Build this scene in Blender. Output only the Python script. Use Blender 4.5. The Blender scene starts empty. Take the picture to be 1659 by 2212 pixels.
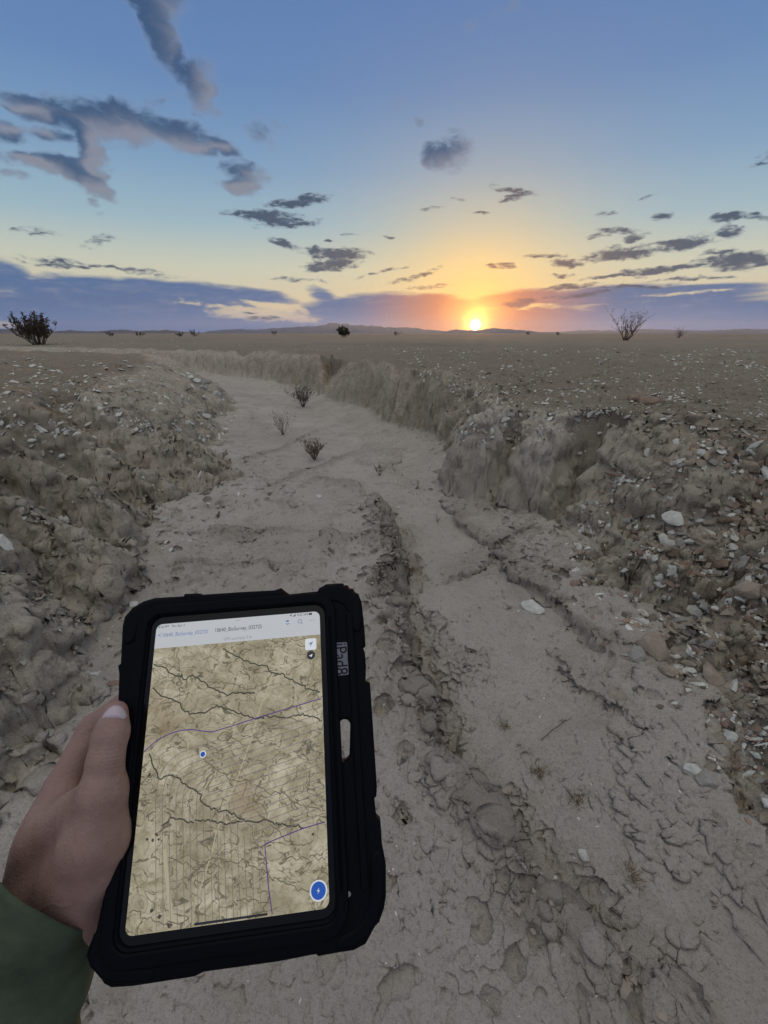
import bpy, bmesh, math, random
import numpy as np
from mathutils import Vector, Matrix

random.seed(7)
RNG = np.random.default_rng(11)
scene = bpy.context.scene
COL = scene.collection

# ------------------------------------------------------------------ camera
EYE = 1.6
PITCH = math.radians(23.3)
F_PX = 1350.0 * 1659.0 / 2500.0          # focal length for a 1659 wide frame
CX, CY = 829.5, 1106.0
cam_data = bpy.data.cameras.new('camera')
cam = bpy.data.objects.new('camera', cam_data)
COL.objects.link(cam)
cam.location = (0, 0, EYE)
cam.rotation_euler = (math.pi / 2 - PITCH, 0, 0)
cam_data.sensor_fit = 'HORIZONTAL'
cam_data.sensor_width = 36.0
cam_data.lens = 36.0 * F_PX / 1659.0
cam_data.clip_start = 0.02
cam_data.clip_end = 90000.0
scene.camera = cam
scene.render.resolution_x = 768
scene.render.resolution_y = 1024
CP, SP = math.cos(PITCH), math.sin(PITCH)


def ray(u, v):
    """viewing direction (world) through a measured point of the photograph"""
    x, y, z = (u - CX) / F_PX, (CY - v) / F_PX, 1.0
    return np.array([x, z * CP + y * SP, -z * SP + y * CP])


def on_z(u, v, z=0.0):
    d = ray(u, v)
    t = (z - EYE) / d[2]
    return d[0] * t, d[1] * t


def azel(u, v):
    d = ray(u, v)
    return math.degrees(math.atan2(d[0], d[1])), math.degrees(math.atan2(d[2], math.hypot(d[0], d[1])))


def lin(r, g, b):
    f = lambda c: (c / 255 / 12.92) if c <= 10 else ((c / 255 + 0.055) / 1.055) ** 2.4
    return (f(r), f(g), f(b), 1.0)


# ------------------------------------------------------------------ sky
SUN_AZ, SUN_EL = azel(1027, 702)
world = bpy.data.worlds.new('World')
world.use_nodes = True
wt = world.node_tree
wt.nodes.clear()


class Nodes:
    """small helper that writes node trees"""

    def __init__(self, tree):
        self.t = tree

    def new(self, typ, **kw):
        n = self.t.nodes.new(typ)
        for k, v in kw.items():
            setattr(n, k, v)
        return n

    def put(self, sock, val):
        if isinstance(val, bpy.types.NodeSocket):
            self.t.links.new(val, sock)
        elif val is not None:
            sock.default_value = val

    def math(self, op, a, b=None, c=None, clamp=False):
        n = self.new('ShaderNodeMath', operation=op, use_clamp=clamp)
        for i, v in enumerate((a, b, c)):
            self.put(n.inputs[i], v)
        return n.outputs[0]

    def vmath(self, op, a, b=None, out=0):
        n = self.new('ShaderNodeVectorMath', operation=op)
        self.put(n.inputs[0], a)
        if b is not None:
            self.put(n.inputs[1], b)
        return n.outputs[out]

    def step(self, v, a, b, lo=0.0, hi=1.0, kind='SMOOTHSTEP'):
        n = self.new('ShaderNodeMapRange', interpolation_type=kind)
        self.put(n.inputs['Value'], v)
        n.inputs['From Min'].default_value = a
        n.inputs['From Max'].default_value = b
        n.inputs['To Min'].default_value = lo
        n.inputs['To Max'].default_value = hi
        return n.outputs[0]

    def mix(self, f, a, b, blend='MIX'):
        n = self.new('ShaderNodeMix', data_type='RGBA', blend_type=blend)
        self.put(n.inputs[0], f)
        self.put(n.inputs[6], a)
        self.put(n.inputs[7], b)
        return n.outputs[2]

    def noise(self, vec, scale, detail=4, rough=0.55, dist=0.0, kind='FBM'):
        n = self.new('ShaderNodeTexNoise')
        try:
            n.noise_type = kind
        except Exception:
            pass
        self.put(n.inputs['Vector'], vec)
        n.inputs['Scale'].default_value = scale
        n.inputs['Detail'].default_value = detail
        n.inputs['Roughness'].default_value = rough
        n.inputs['Distortion'].default_value = dist
        return n.outputs[0]

    def ramp(self, v, stops, interp='LINEAR'):
        n = self.new('ShaderNodeValToRGB')
        self.put(n.inputs[0], v)
        cr = n.color_ramp
        cr.interpolation = interp
        while len(cr.elements) < len(stops):
            cr.elements.new(0.5)
        for e, (p, c) in zip(cr.elements, stops):
            e.position = p
            e.color = c
        return n.outputs[0]

    def xyz(self, x, y, z=0.0):
        n = self.new('ShaderNodeCombineXYZ')
        for i, v in enumerate((x, y, z)):
            self.put(n.inputs[i], v)
        return n.outputs[0]


BANK_HI = lin(56, 99, 152)
BANK_LO = lin(74, 117, 174)
FILL_VEIL = (0.94, 0.91, 0.85, 1)


def build_sky():
    N = Nodes(wt)
    gen = N.new('ShaderNodeTexCoord').outputs['Generated']
    d = N.vmath('NORMALIZE', gen)
    sep = N.new('ShaderNodeSeparateXYZ')
    N.put(sep.inputs[0], d)
    el = N.math('DEGREES', N.math('ARCSINE', sep.outputs[2]))
    az = N.math('DEGREES', N.math('ARCTAN2', sep.outputs[0], sep.outputs[1]))
    elc = N.math('MAXIMUM', el, 0.0)
    # clear air by elevation, 0..90 degrees
    base = N.ramp(N.math('DIVIDE', elc, 60.0), [
        (0.0, lin(176, 172, 186)), (3 / 60, lin(220, 204, 168)), (7 / 60, lin(200, 203, 184)),
        (11 / 60, lin(154, 182, 194)), (16 / 60, lin(122, 157, 190)), (22 / 60, lin(98, 134, 181)),
        (30 / 60, lin(86, 120, 174)), (45 / 60, lin(84, 116, 168)), (1.0, lin(80, 110, 160))])
    # turning away from the sunset the low sky loses its yellow
    daz = N.math('ABSOLUTE', N.math('SUBTRACT', az, SUN_AZ))
    daz = N.math('MINIMUM', daz, N.math('SUBTRACT', 360.0, daz))
    # unseen sky: pale veil added overhead to light the ground, dimmer behind the viewer
    back = N.math('MULTIPLY', N.step(daz, 60, 125), N.step(elc, 46, 16))
    base = N.mix(N.math('MULTIPLY', back, 0.85), base, (0.30, 0.31, 0.36, 1))
    base = N.mix(N.math('MULTIPLY', N.step(elc, 29, 60), 0.94), base, FILL_VEIL)
    # warm light round the low sun
    sv = Vector((math.sin(math.radians(SUN_AZ)) * math.cos(math.radians(SUN_EL)),
                 math.cos(math.radians(SUN_AZ)) * math.cos(math.radians(SUN_EL)), math.sin(math.radians(SUN_EL))))
    cosang = N.vmath('DOT_PRODUCT', d, tuple(sv), out=1)
    ang = N.math('DEGREES', N.math('ARCCOSINE', N.math('MINIMUM', cosang, 0.9999999)))
    fan = N.math('POWER', 2.718, N.math('MULTIPLY', N.math('POWER', N.math('DIVIDE', ang, 10.5), 1.5), -1.0))
    base = N.mix(N.math('MULTIPLY', fan, 0.92), base, (1.0, 0.68, 0.15, 1))
    sky = N.new('ShaderNodeTexSky', sky_type='NISHITA', sun_disc=False)
    sky.sun_elevation = math.radians(SUN_EL)
    sky.sun_rotation = math.radians(SUN_AZ)
    sky.dust_density = 1.0
    sk = N.vmath('SCALE', sky.outputs[0])
    N.put(sk.node.inputs[3], 0.012)
    base = N.vmath('ADD', base, sk)

    # clouds: soft bodies placed by azimuth and elevation, frayed by noise
    p = N.xyz(az, el, 1.0)
    warp = N.new('ShaderNodeTexNoise')
    N.put(warp.inputs['Vector'], N.vmath('MULTIPLY', p, (0.35, 0.6, 1)))
    warp.inputs['Scale'].default_value = 1.0
    warp.inputs['Detail'].default_value = 3
    wv = N.vmath('MULTIPLY', N.vmath('SUBTRACT', warp.outputs['Color'], (0.5, 0.5, 0.5)), (2.6, 1.3, 0))
    pw = N.vmath('ADD', p, wv)

    def boxed(lst, src):
        res = []
        for (u, v, rx, ry, rot, w) in lst:
            a0, e0 = azel(u, v)
            t = math.radians(rot)
            a1, e1 = azel(u + rx * math.cos(t), v + rx * math.sin(t))
            a2, e2 = azel(u - ry * math.sin(t), v + ry * math.cos(t))
            sx = max(math.hypot(a1 - a0, e1 - e0), .05) * 1.35
            sy = max(math.hypot(a2 - a0, e2 - e0), .05) * 1.35
            th = math.atan2(e1 - e0, a1 - a0)
            bx = math.hypot(sx * math.cos(th), sy * math.sin(th)) + 1.4
            by = math.hypot(sx * math.sin(th), sy * math.cos(th)) + .8
            res.append((a0, e0, sx, sy, th, w, bx, by))
        return res

    def body(lst, src, sec):
        """one group holding the clouds that reach into a sector"""
        use = [q for q in boxed(lst, src) if not (q[0] + q[6] < sec[0] or q[0] - q[6] > sec[1] or q[1] + q[7] < sec[2] or q[1] - q[7] > sec[3])]
        if not use:
            return None
        gt = bpy.data.node_groups.new('cloud_bodies', 'ShaderNodeTree')
        gt.interface.new_socket('Vector', in_out='INPUT', socket_type='NodeSocketVector')
        gt.interface.new_socket('Value', in_out='OUTPUT', socket_type='NodeSocketFloat')
        G = Nodes(gt)
        gin = G.new('NodeGroupInput').outputs[0]
        acc = None
        for (a0, e0, sx, sy, th, w, bx, by) in use:
            va = (math.cos(th) / sx, math.sin(th) / sx)
            vb = (-math.sin(th) / sy, math.cos(th) / sy)
            X = G.vmath('DOT_PRODUCT', gin, (va[0], va[1], -va[0] * a0 - va[1] * e0), out=1)
            Y = G.vmath('DOT_PRODUCT', gin, (vb[0], vb[1], -vb[0] * a0 - vb[1] * e0), out=1)
            r = G.math('MULTIPLY_ADD', X, X, G.math('MULTIPLY', Y, Y))
            val = G.math('MULTIPLY_ADD', r, -w, w)
            acc = val if acc is None else G.math('MAXIMUM', acc, val)
        G.put(G.new('NodeGroupOutput').inputs[0], G.math('MAXIMUM', acc, 0.0))
        n = N.new('ShaderNodeGroup')
        n.node_tree = gt
        N.put(n.inputs[0], src)
        return n.outputs[0]

    high = [(350, 80, 125, 36, 62, 1.2), (300, 5, 50, 26, 55, 1.0), (425, 190, 62, 34, 58, 1), (455, 150, 40, 16, 60, .6), (365, 12, 60, 26, 25, .55), (345, 212, 55, 16, -12, .6),
            (75, 240, 95, 20, 16, 1.2), (150, 250, 60, 24, 12, 1.1), (235, 262, 125, 42, 7, 1.15), (390, 295, 105, 30, 16, 1.1), (480, 318, 48, 17, 20, 1.1),
            (192, 325, 34, 58, 10, 1.25), (110, 352, 110, 19, 7, 1.2), (160, 372, 50, 20, 25, 1.2), (195, 395, 62, 18, 33, 1.2), (15, 278, 60, 20, 10, .9), (120, 296, 90, 11, 8, .7),
            (30, 375, 40, 8, 10, .6), (203, 440, 13, 8, 0, .7), (214, 456, 9, 6, 0, .6), (575, 290, 36, 28, 20, .55),
            (530, 375, 52, 22, 8, .95), (520, 402, 45, 20, 5, 1), (970, 330, 48, 40, -10, 1.05), (905, 265, 12, 12, 0, .5), (860, 225, 14, 20, 20, .4),
            (1108, 20, 22, 14, -30, .5), (1020, 62, 22, 12, -35, .5), (1060, 35, 24, 12, -25, .4), (1145, 25, 14, 10, 0, .4)]
    mid = [(70, 500, 60, 6, 5, .6), (120, 560, 70, 5, 6, .7), (210, 515, 34, 8, -12, .6), (330, 592, 70, 5, 5, .6), (830, 585, 60, 4, -14, .6), (1290, 560, 60, 6, -6, .7), (1500, 600, 110, 4, -3, .8), (1380, 620, 130, 5, -2, .8), (1250, 640, 80, 6, -6, .8), (575, 468, 85, 14, 2, 1.05), (640, 435, 70, 11, -8, 1), (625, 482, 62, 10, -6, .9), (613, 525, 30, 9, 18, 1), (700, 545, 48, 12, 6, 1),
           (735, 552, 62, 14, 2, 1.05), (712, 572, 55, 13, -4, 1.05), (706, 516, 14, 4, 0, .8), (760, 505, 22, 3, 5, .6), (1108, 412, 44, 8, 8, .9), (1115, 424, 34, 8, -18, .9),
           (930, 452, 24, 5, 0, .6), (990, 434, 20, 6, 8, .6), (1040, 462, 22, 4, -4, .6), (1085, 573, 34, 8, 0, .8), (840, 510, 10, 4, 0, .7),
           (1575, 470, 48, 11, -4, 1.05), (1640, 470, 34, 9, 3, .9), (1574, 500, 24, 12, 0, 1.05), (1432, 468, 28, 9, -15, .9), (1330, 502, 50, 9, -3, .8), (1370, 515, 30, 10, -6, .9),
           (1290, 512, 28, 6, 0, .7), (1475, 525, 75, 13, -10, 1.05), (1340, 548, 78, 14, -4, 1.05), (1225, 568, 38, 10, 6, 1), (1180, 552, 50, 5, -4, .8),
           (1600, 562, 105, 17, -3, 1.15), (1440, 580, 120, 8, -7, 1.05), (1330, 597, 70, 5, -3, .9), (1215, 595, 26, 4, 0, .7), (1560, 545, 40, 9, -5, .8),
           (1650, 342, 36, 7, -18, .6), (1640, 358, 40, 4, -15, .6), (1400, 426, 26, 4, -14, .6), (1310, 460, 30, 6, -4, .5),
           (895, 598, 60, 7, -18, .7), (640, 604, 60, 5, 4, .6), (930, 622, 50, 5, -6, .7), (150, 572, 110, 6, 4, .75), (270, 580, 80, 5, 6, .75), (215, 520, 40, 10, -10, .5),
           (1120, 655, 40, 9, -5, .9), (1230, 618, 60, 6, -4, .9), (570, 688, 40, 4, 3, .8), (540, 676, 16, 3, 5, .8)]
    bank = [(330, 628, 250, 24, 3, 1.1), (120, 630, 110, 30, 4, 1), (10, 600, 80, 34, 12, .9), (250, 668, 300, 40, 0, 1.15), (560, 640, 90, 16, 8, .9), (330, 700, 400, 20, 0, 1),
            (790, 664, 150, 27, -4, 1.1), (900, 668, 130, 30, 0, 1.1), (700, 640, 40, 16, 20, .7), (1140, 648, 120, 22, -3, 1), (1290, 640, 190, 20, -4, 1),
            (1180, 690, 260, 26, 0, 1.1), (1480, 625, 190, 9, -3, .95), (1420, 660, 260, 30, -6, 1), (1560, 690, 240, 44, 0, 1.25), (830, 700, 210, 24, 0, 1.1),
            (-150, 690, 140, 12, 0, 1), (1900, 640, 240, 50, 0, 1.2), (-420, 640, 260, 40, 0, 1.1)]
    gold = [(600, 665, 75, 9, 10, 1), (560, 680, 110, 12, 6, 1), (640, 688, 55, 8, 4, .8), (470, 662, 90, 5, 8, .6), (1155, 664, 40, 4, -3, .8), (20, 705, 60, 8, 0, .8), (1480, 634, 110, 5, -4, .7), (340, 716, 60, 4, 0, .5)]

    frayA = N.noise(N.vmath('MULTIPLY', p, (0.36, 0.62, 1)), 1.0, 7, 0.62, 0.5)
    frayB = N.noise(N.vmath('MULTIPLY', p, (0.9, 2.4, 1)), 1.0, 6, 0.64, 0.3)
    frayC = N.noise(N.vmath('MULTIPLY', p, (0.22, 1.0, 1)), 1.0, 5, 0.6, 0.5)
    near = N.step(ang, 17, 2)
    low = N.step(N.math('ADD', elc, N.math('MULTIPLY', N.math('SUBTRACT', frayC, 0.5), 2.2)), 3.2, 0.9)
    low = N.math('MULTIPLY', low, 0.85)
    # the sun itself and its aureole
    g1 = N.math('POWER', 2.718, N.math('MULTIPLY', ang, -1 / 2.7))
    g2 = N.math('POWER', 2.718, N.math('MULTIPLY', ang, -1 / 0.52))
    disc = N.step(ang, 0.62, 0.38)
    a1 = N.vmath('SCALE', (1.0, 0.25, 0.015)); N.put(a1.node.inputs[3], N.math('MULTIPLY', g1, 2.2))
    a2 = N.vmath('SCALE', (1.0, 0.62, 0.12)); N.put(a2.node.inputs[3], N.math('MULTIPLY', g2, 15.0))
    a3 = N.vmath('SCALE', (1.0, 0.9, 0.62)); N.put(a3.node.inputs[3], N.math('MULTIPLY', disc, 90.0))
    glow = N.vmath('ADD', N.vmath('ADD', a1, a2), a3)

    def cover(b, fr, k, lo, hi):
        v = N.math('ADD', b, N.math('MULTIPLY', N.math('SUBTRACT', fr, 0.5), k))
        v = N.math('MULTIPLY', v, N.step(b, 0.02, 0.16))
        return v, N.step(v, lo, hi)

    def leaf(sec):
        """the sky inside one sector; sectors only save evaluating far away clouds"""
        cB = low
        out = base
        if sec:
            bb = body(bank, p, sec)
            if bb is not None:
                cB = N.math('MAXIMUM', cover(bb, frayC, 1.1, 0.15, 0.75)[1], cB)
            gg = body(gold, pw, sec)
            if gg is not None:
                cB = N.math('MULTIPLY', cB, N.math('SUBTRACT', 1.0, N.math('MULTIPLY', N.step(N.math('ADD', gg, N.math('MULTIPLY', N.math('SUBTRACT', frayB, 0.5), 1.3)), 0.25, 0.8), 0.9)))
        if not sec or sec[2] < 8:
            bankcol = N.mix(near, N.mix(N.step(N.math('ADD', frayC, N.math('MULTIPLY', N.math('SUBTRACT', frayB, .5), .5)), .48, .74, 0, .35), BANK_HI, lin(150, 152, 168)), (0.62, 0.20, 0.07, 1))
            bankcol = N.mix(N.step(elc, 0.2, 3.5), N.mix(near, BANK_LO, (0.85, 0.24, 0.05, 1)), bankcol)
            out = N.mix(N.math('MULTIPLY', cB, N.step(ang, 0.8, 6.0, 0.35, 0.93)), out, bankcol)
        if sec:
            bm = body(mid, pw, sec)
            if bm is not None:
                dM, cM = cover(bm, frayB, 2.2, 0.14, 0.95)
                midcol = N.mix(N.step(ang, 24, 6), N.mix(N.step(dM, .25, .85), lin(132, 146, 160), lin(52, 70, 94)), lin(98, 86, 90))
                out = N.mix(N.math('MULTIPLY', cM, 0.92), out, midcol)
            bh = body(high, pw, sec)
            if bh is not None:
                dH, cH = cover(bh, frayA, 2.1, 0.02, 1.05)
                # edges turned to the sun are paler and warmer than the bellies
                bs = body(high, N.vmath('ADD', pw, (1.1, -1.0, 0)), sec)
                lit = N.step(N.math('ADD', N.math('SUBTRACT', bh, bs), N.math('MULTIPLY', N.math('SUBTRACT', frayA, .5), 1.2)), -0.15, 1.0) if bs is not None else 0.5
                hicol = N.mix(N.step(dH, 0.05, 0.9), lin(136, 152, 176), lin(54, 80, 114))
                hicol = N.mix(N.math('MULTIPLY', lit, 0.75), hicol, lin(150, 150, 160))
                out = N.mix(N.math('MULTIPLY', cH, 0.9), out, hicol)
        bg = N.new('ShaderNodeBackground')
        N.put(bg.inputs[0], N.vmath('ADD', out, glow))
        bg.inputs[1].default_value = 1.0
        return bg.outputs[0]

    def pick(f, a, b):
        m = N.new('ShaderNodeMixShader')
        N.put(m.inputs[0], f)
        N.put(m.inputs[1], a)
        N.put(m.inputs[2], b)
        return m.outputs[0]

    def band(e0, e1, cuts):
        if len(cuts) == 2:
            return leaf((cuts[0], cuts[1], e0, e1))
        h = len(cuts) // 2
        return pick(N.math('GREATER_THAN', az, cuts[h]), band(e0, e1, cuts[:h + 1]), band(e0, e1, cuts[h:]))

    lo_b = band(-1, 9, [-62, -30, -8, 14, 32, 62])
    hi_b = band(9, 36, [-62, -30, -14, 5, 62])
    inn = pick(N.math('GREATER_THAN', el, 9.0), lo_b, hi_b)
    outside = N.math('MAXIMUM', N.math('GREATER_THAN', N.math('ABSOLUTE', az), 62.0), N.math('GREATER_THAN', el, 36.0))
    res = pick(outside, inn, leaf(None))
    o = N.new('ShaderNodeOutputWorld')
    N.put(o.inputs[0], res)


build_sky()
scene.world = world
world.cycles.sampling_method = 'MANUAL'
world.cycles.sample_map_resolution = 512

sun_data = bpy.data.lights.new('sun', 'SUN')
sun = bpy.data.objects.new('sun', sun_data)
COL.objects.link(sun)
sun_data.energy = 3.0
sun_data.angle = math.radians(0.6)
sun_data.color = (1.0, 0.44, 0.15)
_sd = Vector((math.sin(math.radians(SUN_AZ)), math.cos(math.radians(SUN_AZ)), math.tan(math.radians(SUN_EL))))
sun.rotation_euler = _sd.to_track_quat('Z', 'Y').to_euler()

vs = scene.view_settings
vs.view_transform = 'Standard'
vs.look = 'None'
vs.exposure = 0.0
vs.gamma = 1.0
vs.use_curve_mapping = False
cy = scene.cycles
cy.use_denoising = True
cy.max_bounces = 5
cy.diffuse_bounces = 3
cy.glossy_bounces = 2
cy.transmission_bounces = 2
cy.volume_bounces = 0
cy.sample_clamp_indirect = 4.0


# ------------------------------------------------------------------ noise in numpy
_PERM = RNG.permutation(1024)
_PERM = _PERM.astype(np.int32)
_ANG = RNG.uniform(0, 2 * np.pi, 1024)
_GX, _GY = np.cos(_ANG).astype(np.float32), np.sin(_ANG).astype(np.float32)
_RA, _RB = RNG.uniform(0, 1, 1024).astype(np.float32), RNG.uniform(0, 1, 1024).astype(np.float32)


def _hash(ix, iy):
    return _PERM[(_PERM[ix & 1023] + iy) & 1023]


def perlin(x, y, f, seed=0):
    x = x * f + seed * 17.31
    y = y * f - seed * 9.73
    ix, iy = np.floor(x).astype(np.int32), np.floor(y).astype(np.int32)
    fx, fy = x - ix, y - iy
    ux = fx * fx * fx * (fx * (fx * 6 - 15) + 10)
    uy = fy * fy * fy * (fy * (fy * 6 - 15) + 10)

    def g(a, b):
        h = _hash(ix + a, iy + b)
        return _GX[h] * (fx - a) + _GY[h] * (fy - b)
    n0 = g(0, 0) * (1 - ux) + g(1, 0) * ux
    n1 = g(0, 1) * (1 - ux) + g(1, 1) * ux
    return (n0 * (1 - uy) + n1 * uy) * 1.5


def worley(x, y, f, seed=0):
    """distances to the nearest and second nearest feature point"""
    x = x * f + seed * 31.7
    y = y * f + seed * 13.1
    ix, iy = np.floor(x).astype(np.int32), np.floor(y).astype(np.int32)
    d1 = np.full(x.shape, 9.0)
    d2 = np.full(x.shape, 9.0)
    idv = np.zeros(x.shape)
    for a in (-1, 0, 1):
        for b in (-1, 0, 1):
            h = _hash(ix + a, iy + b)
            dd = np.hypot(ix + a + _RA[h] - x, iy + b + _RB[h] - y)
            m = dd < d1
            d2 = np.where(m, d1, np.minimum(d2, dd))
            idv = np.where(m, _RA[(h * 7) & 1023], idv)
            d1 = np.where(m, dd, d1)
    return d1, d2, idv


def sstep(v, a, b):
    t = np.clip((v - a) / (b - a), 0, 1)
    return t * t * (3 - 2 * t)


def seg_dist(x, y, pts):
    """distance to a polyline, signed side of the nearest piece, running position 0..n-1"""
    best = np.full(x.shape, 1e9)
    side = np.zeros(x.shape)
    pos = np.zeros(x.shape)
    for i in range(len(pts) - 1):
        ax, ay = pts[i][:2]
        bx, by = pts[i + 1][:2]
        dx, dy = bx - ax, by - ay
        L2 = dx * dx + dy * dy + 1e-12
        t = np.clip(((x - ax) * dx + (y - ay) * dy) / L2, 0, 1)
        ex, ey = x - ax - t * dx, y - ay - t * dy
        d = np.hypot(ex, ey)
        m = d < best
        best = np.where(m, d, best)
        side = np.where(m, np.sign(ex * dy - ey * dx), side)   # +1 right of travel
        pos = np.where(m, i + t, pos)
    return best, side, pos


# ------------------------------------------------------------------ the lie of the land
# outline of the wash floor, measured at floor level; each corner carries the width of the bank behind it and its height
FLOOR = [  # right side, near to far
    (2300, 2600, 1.6, 1.0), (1760, 1960, 1.5, 1.0), (1600, 1790, 1.45, 1.0), (1560, 1680, 1.4, 1.0), (1500, 1530, 1.5, 1.02), (1400, 1425, 1.6, 1.02), (1310, 1345, 1.7, 1.02),
    (1250, 1285, 1.7, 1.0), (1200, 1205, 1.5, 1.0), (1185, 1145, .85, 0.92), (1110, 1112, .72, 0.90), (1040, 1092, .62, 0.90), (978, 1060, .58, 0.92),
    (972, 1005, .55, 0.97), (935, 962, 0.6, 1.0), (850, 930, 0.5, 1.0), (780, 893, 0.5, 1.0), (700, 866, 0.55, 1.0), (640, 843, 0.6, 1.0), (560, 826, 0.8, 1.0),
    (430, 810, 1.0, 0.95), (250, 797, 1.5, 0.9), (-100, 783, 2.0, 0.9),
    # left side, far to near
    (-100, 789, 2.0, 0.9), (250, 806, 2.0, 0.92), (430, 822, 2.0, 0.95), (505, 858, 2.1, 0.97), (522, 878, 2.2, 0.97), (498, 935, 2.2, 0.97), (488, 990, 2.2, 0.95), (516, 1040, 2.0, 0.93),
    (543, 1082, 1.7, 0.9), (425, 1092, 1.1, 0.88), (340, 1135, .8, 0.86), (308, 1205, 0.7, 0.86), (322, 1268, 0.6, 0.86), (282, 1340, 0.55, 0.84), (255, 1470, 0.6, 0.75),
    (200, 1600, 0.8, 0.7), (80, 1790, 0.8, 0.62), (-150, 2000, 0.8, 0.6), (-700, 2600, 0.8, 0.6)]
FL = [(*on_z(u, v, 0.0), w, h) for (u, v, w, h) in FLOOR]
# close the outline behind the viewer, where the wash goes on
FL = [(1.6, -6.0, 1.6, 1.0), (1.1, -1.5, 1.6, 1.0)] + FL[1:-1] + [(-0.95, -1.2, .8, .6), (-1.3, -6.0, 1.2, .8)]

GULLIES = [  # (point of the picture, height of the gully bed), steepness of its sides
    ([(1182, 1144, 0.0), (1216, 1110, .06), (1262, 1050, .26), (1322, 1000, .52), (1326, 960, .72), (1380, 925, .92), (1460, 905, 1.15)], 3.2),
    ([(860, 918, .10), (868, 880, .45), (880, 852, .80), (895, 832, 1.12)], 1.9),
    ([(940, 955, .10), (960, 905, .50), (975, 880, .84), (1000, 862, 1.12)], 1.7),
    ([(700, 866, .05), (712, 818, .45), (720, 778, .86), (730, 764, 1.1)], 1.4),
    ([(400, 800, .3), (360, 772, .62), (300, 758, .9), (220, 752, 1.1)], .5),
    ([(500, 812, .35), (520, 775, .7), (560, 752, .95), (600, 746, 1.1)], .6)]
GU = [([(*on_z(u, v, z), z) for (u, v, z) in g], k) for g, k in GULLIES]
# gullies of the left bank, laid out on the ground (metres)
GU += [([(-1.85, 3.95, 0), (-2.3, 4.2, .06), (-2.75, 4.45, .18), (-3.4, 4.7, .42), (-4.1, 5.3, .72), (-4.8, 5.6, 1.1)], 1.15),
       ([(-1.85, 3.42, 0), (-2.3, 3.42, .10), (-2.8, 3.6, .28), (-3.4, 3.6, .52), (-4.2, 3.9, .8), (-4.9, 4.0, 1.1)], 1.3),
       ([(-1.55, 2.55, 0), (-2.0, 2.62, .13), (-2.5, 2.85, .34), (-3.1, 2.88, .62), (-3.8, 3.2, 1.05)], 1.5),
       ([(-1.38, 1.85, 0), (-1.8, 2.0, .2), (-2.3, 2.25, .5), (-2.8, 2.3, 1.05)], 1.4),
       ([(-1.5, 5.3, 0), (-1.95, 5.45, .3), (-2.5, 5.9, .6), (-3.1, 6.2, 1.05)], .9),
       ([(-1.9, 6.9, 0), (-2.4, 6.9, .3), (-3.0, 7.3, .65), (-3.6, 7.4, 1.05)], .8),
       ([(1.10, 3.70, .04), (1.27, 3.96, .34), (1.40, 4.2, .72), (1.58, 4.5, 1.1)], 3.6),
       ([(1.9, 2.3, .05), (2.3, 2.45, .35), (2.75, 2.5, .7), (3.2, 2.7, 1.1)], 1.3),
       ([(1.75, 1.5, .05), (2.1, 1.62, .3), (2.6, 1.75, .68), (3.1, 1.8, 1.1)], 1.2)]

# rounded clay mounds standing out from the banks: picture point, height there, radius, rise
MOUNDS = [(*on_z(u, v, z), r, h) for (u, v, z, r, h) in ( (130, 985, .6, .5, .16), (150, 1100, .55, .42, .18), (90, 1260, .5, .4, .16), (240, 890, .8, .8, .08))]

# two steep rounded buttresses that bulge into the wash (metres): centre, radius, height
DOMES = [(1.02, 4.18, .42, .90), (1.50, 3.74, .37, .84)]

STEPS = [  # small scarps in the dried mud: line, rise on the right hand side, how far the raised crust reaches, roughness of its rim
    ([(790, 1076), (838, 1105), (850, 1150), (842, 1190), (872, 1240), (862, 1290), (884, 1360), (908, 1440), (962, 1535), (1012, 1625), (1062, 1722), (1132, 1845), (1205, 1955), (1305, 2062), (1425, 2155), (1600, 2290)], .085, .42, .06),
    ([(955, 1080), (1005, 1150), (1062, 1196), (1088, 1238), (1152, 1292), (1232, 1362), (1292, 1422), (1345, 1478)], -.042, .30, .02),
    ([(1182, 1140), (1120, 1166), (1066, 1196), (1000, 1238), (930, 1282)], .034, .25, .012),
    ([(505, 1012), (560, 998), (622, 962), (692, 924)], .045, .5, .02),
    ([(545, 1084), (602, 1056), (652, 1020), (705, 1000), (790, 960)], .05, .5, .02),
    ([(1500, 1798), (1545, 1835), (1590, 1862)], .035, .2, .01),
    ([(1560, 1890), (1610, 1945), (1700, 2030)], .045, .25, .012),
    ([(1140, 1600), (1230, 1660), (1260, 1672)], .025, .15, .008),
    ([(640, 1180), (700, 1150), (790, 1170), (830, 1200)], .035, .3, .016),
    ([(1420, 1620), (1300, 1560), (1210, 1480), (1160, 1400)], .03, .2, .01),
    ([(1232, 1960), (1330, 2010), (1440, 2100), (1560, 2212)], .05, .25, .02),
    ([(905, 1300), (960, 1330), (985, 1385), (1040, 1420), (1060, 1480)], .03, .18, .014),
    ([(870, 960), (850, 1010), (880, 1050), (930, 1090)], .022, .2, .01),
    ([(420, 1180), (480, 1150), (560, 1160), (620, 1130)], .04, .25, .02),
    ([(340, 1240), (420, 1225), (500, 1235), (580, 1215), (660, 1240)], .03, .2, .02),
    ([(640, 1060), (700, 1040), (760, 1050), (800, 1075)], .03, .2, .016),
    ([(860, 1700), (900, 1800), (960, 1900), (1010, 2050)], .02, .2, .01)]
ST = [([on_z(u, v, 0.0) for (u, v) in l], r, w, k) for l, r, w, k in STEPS]


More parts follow.
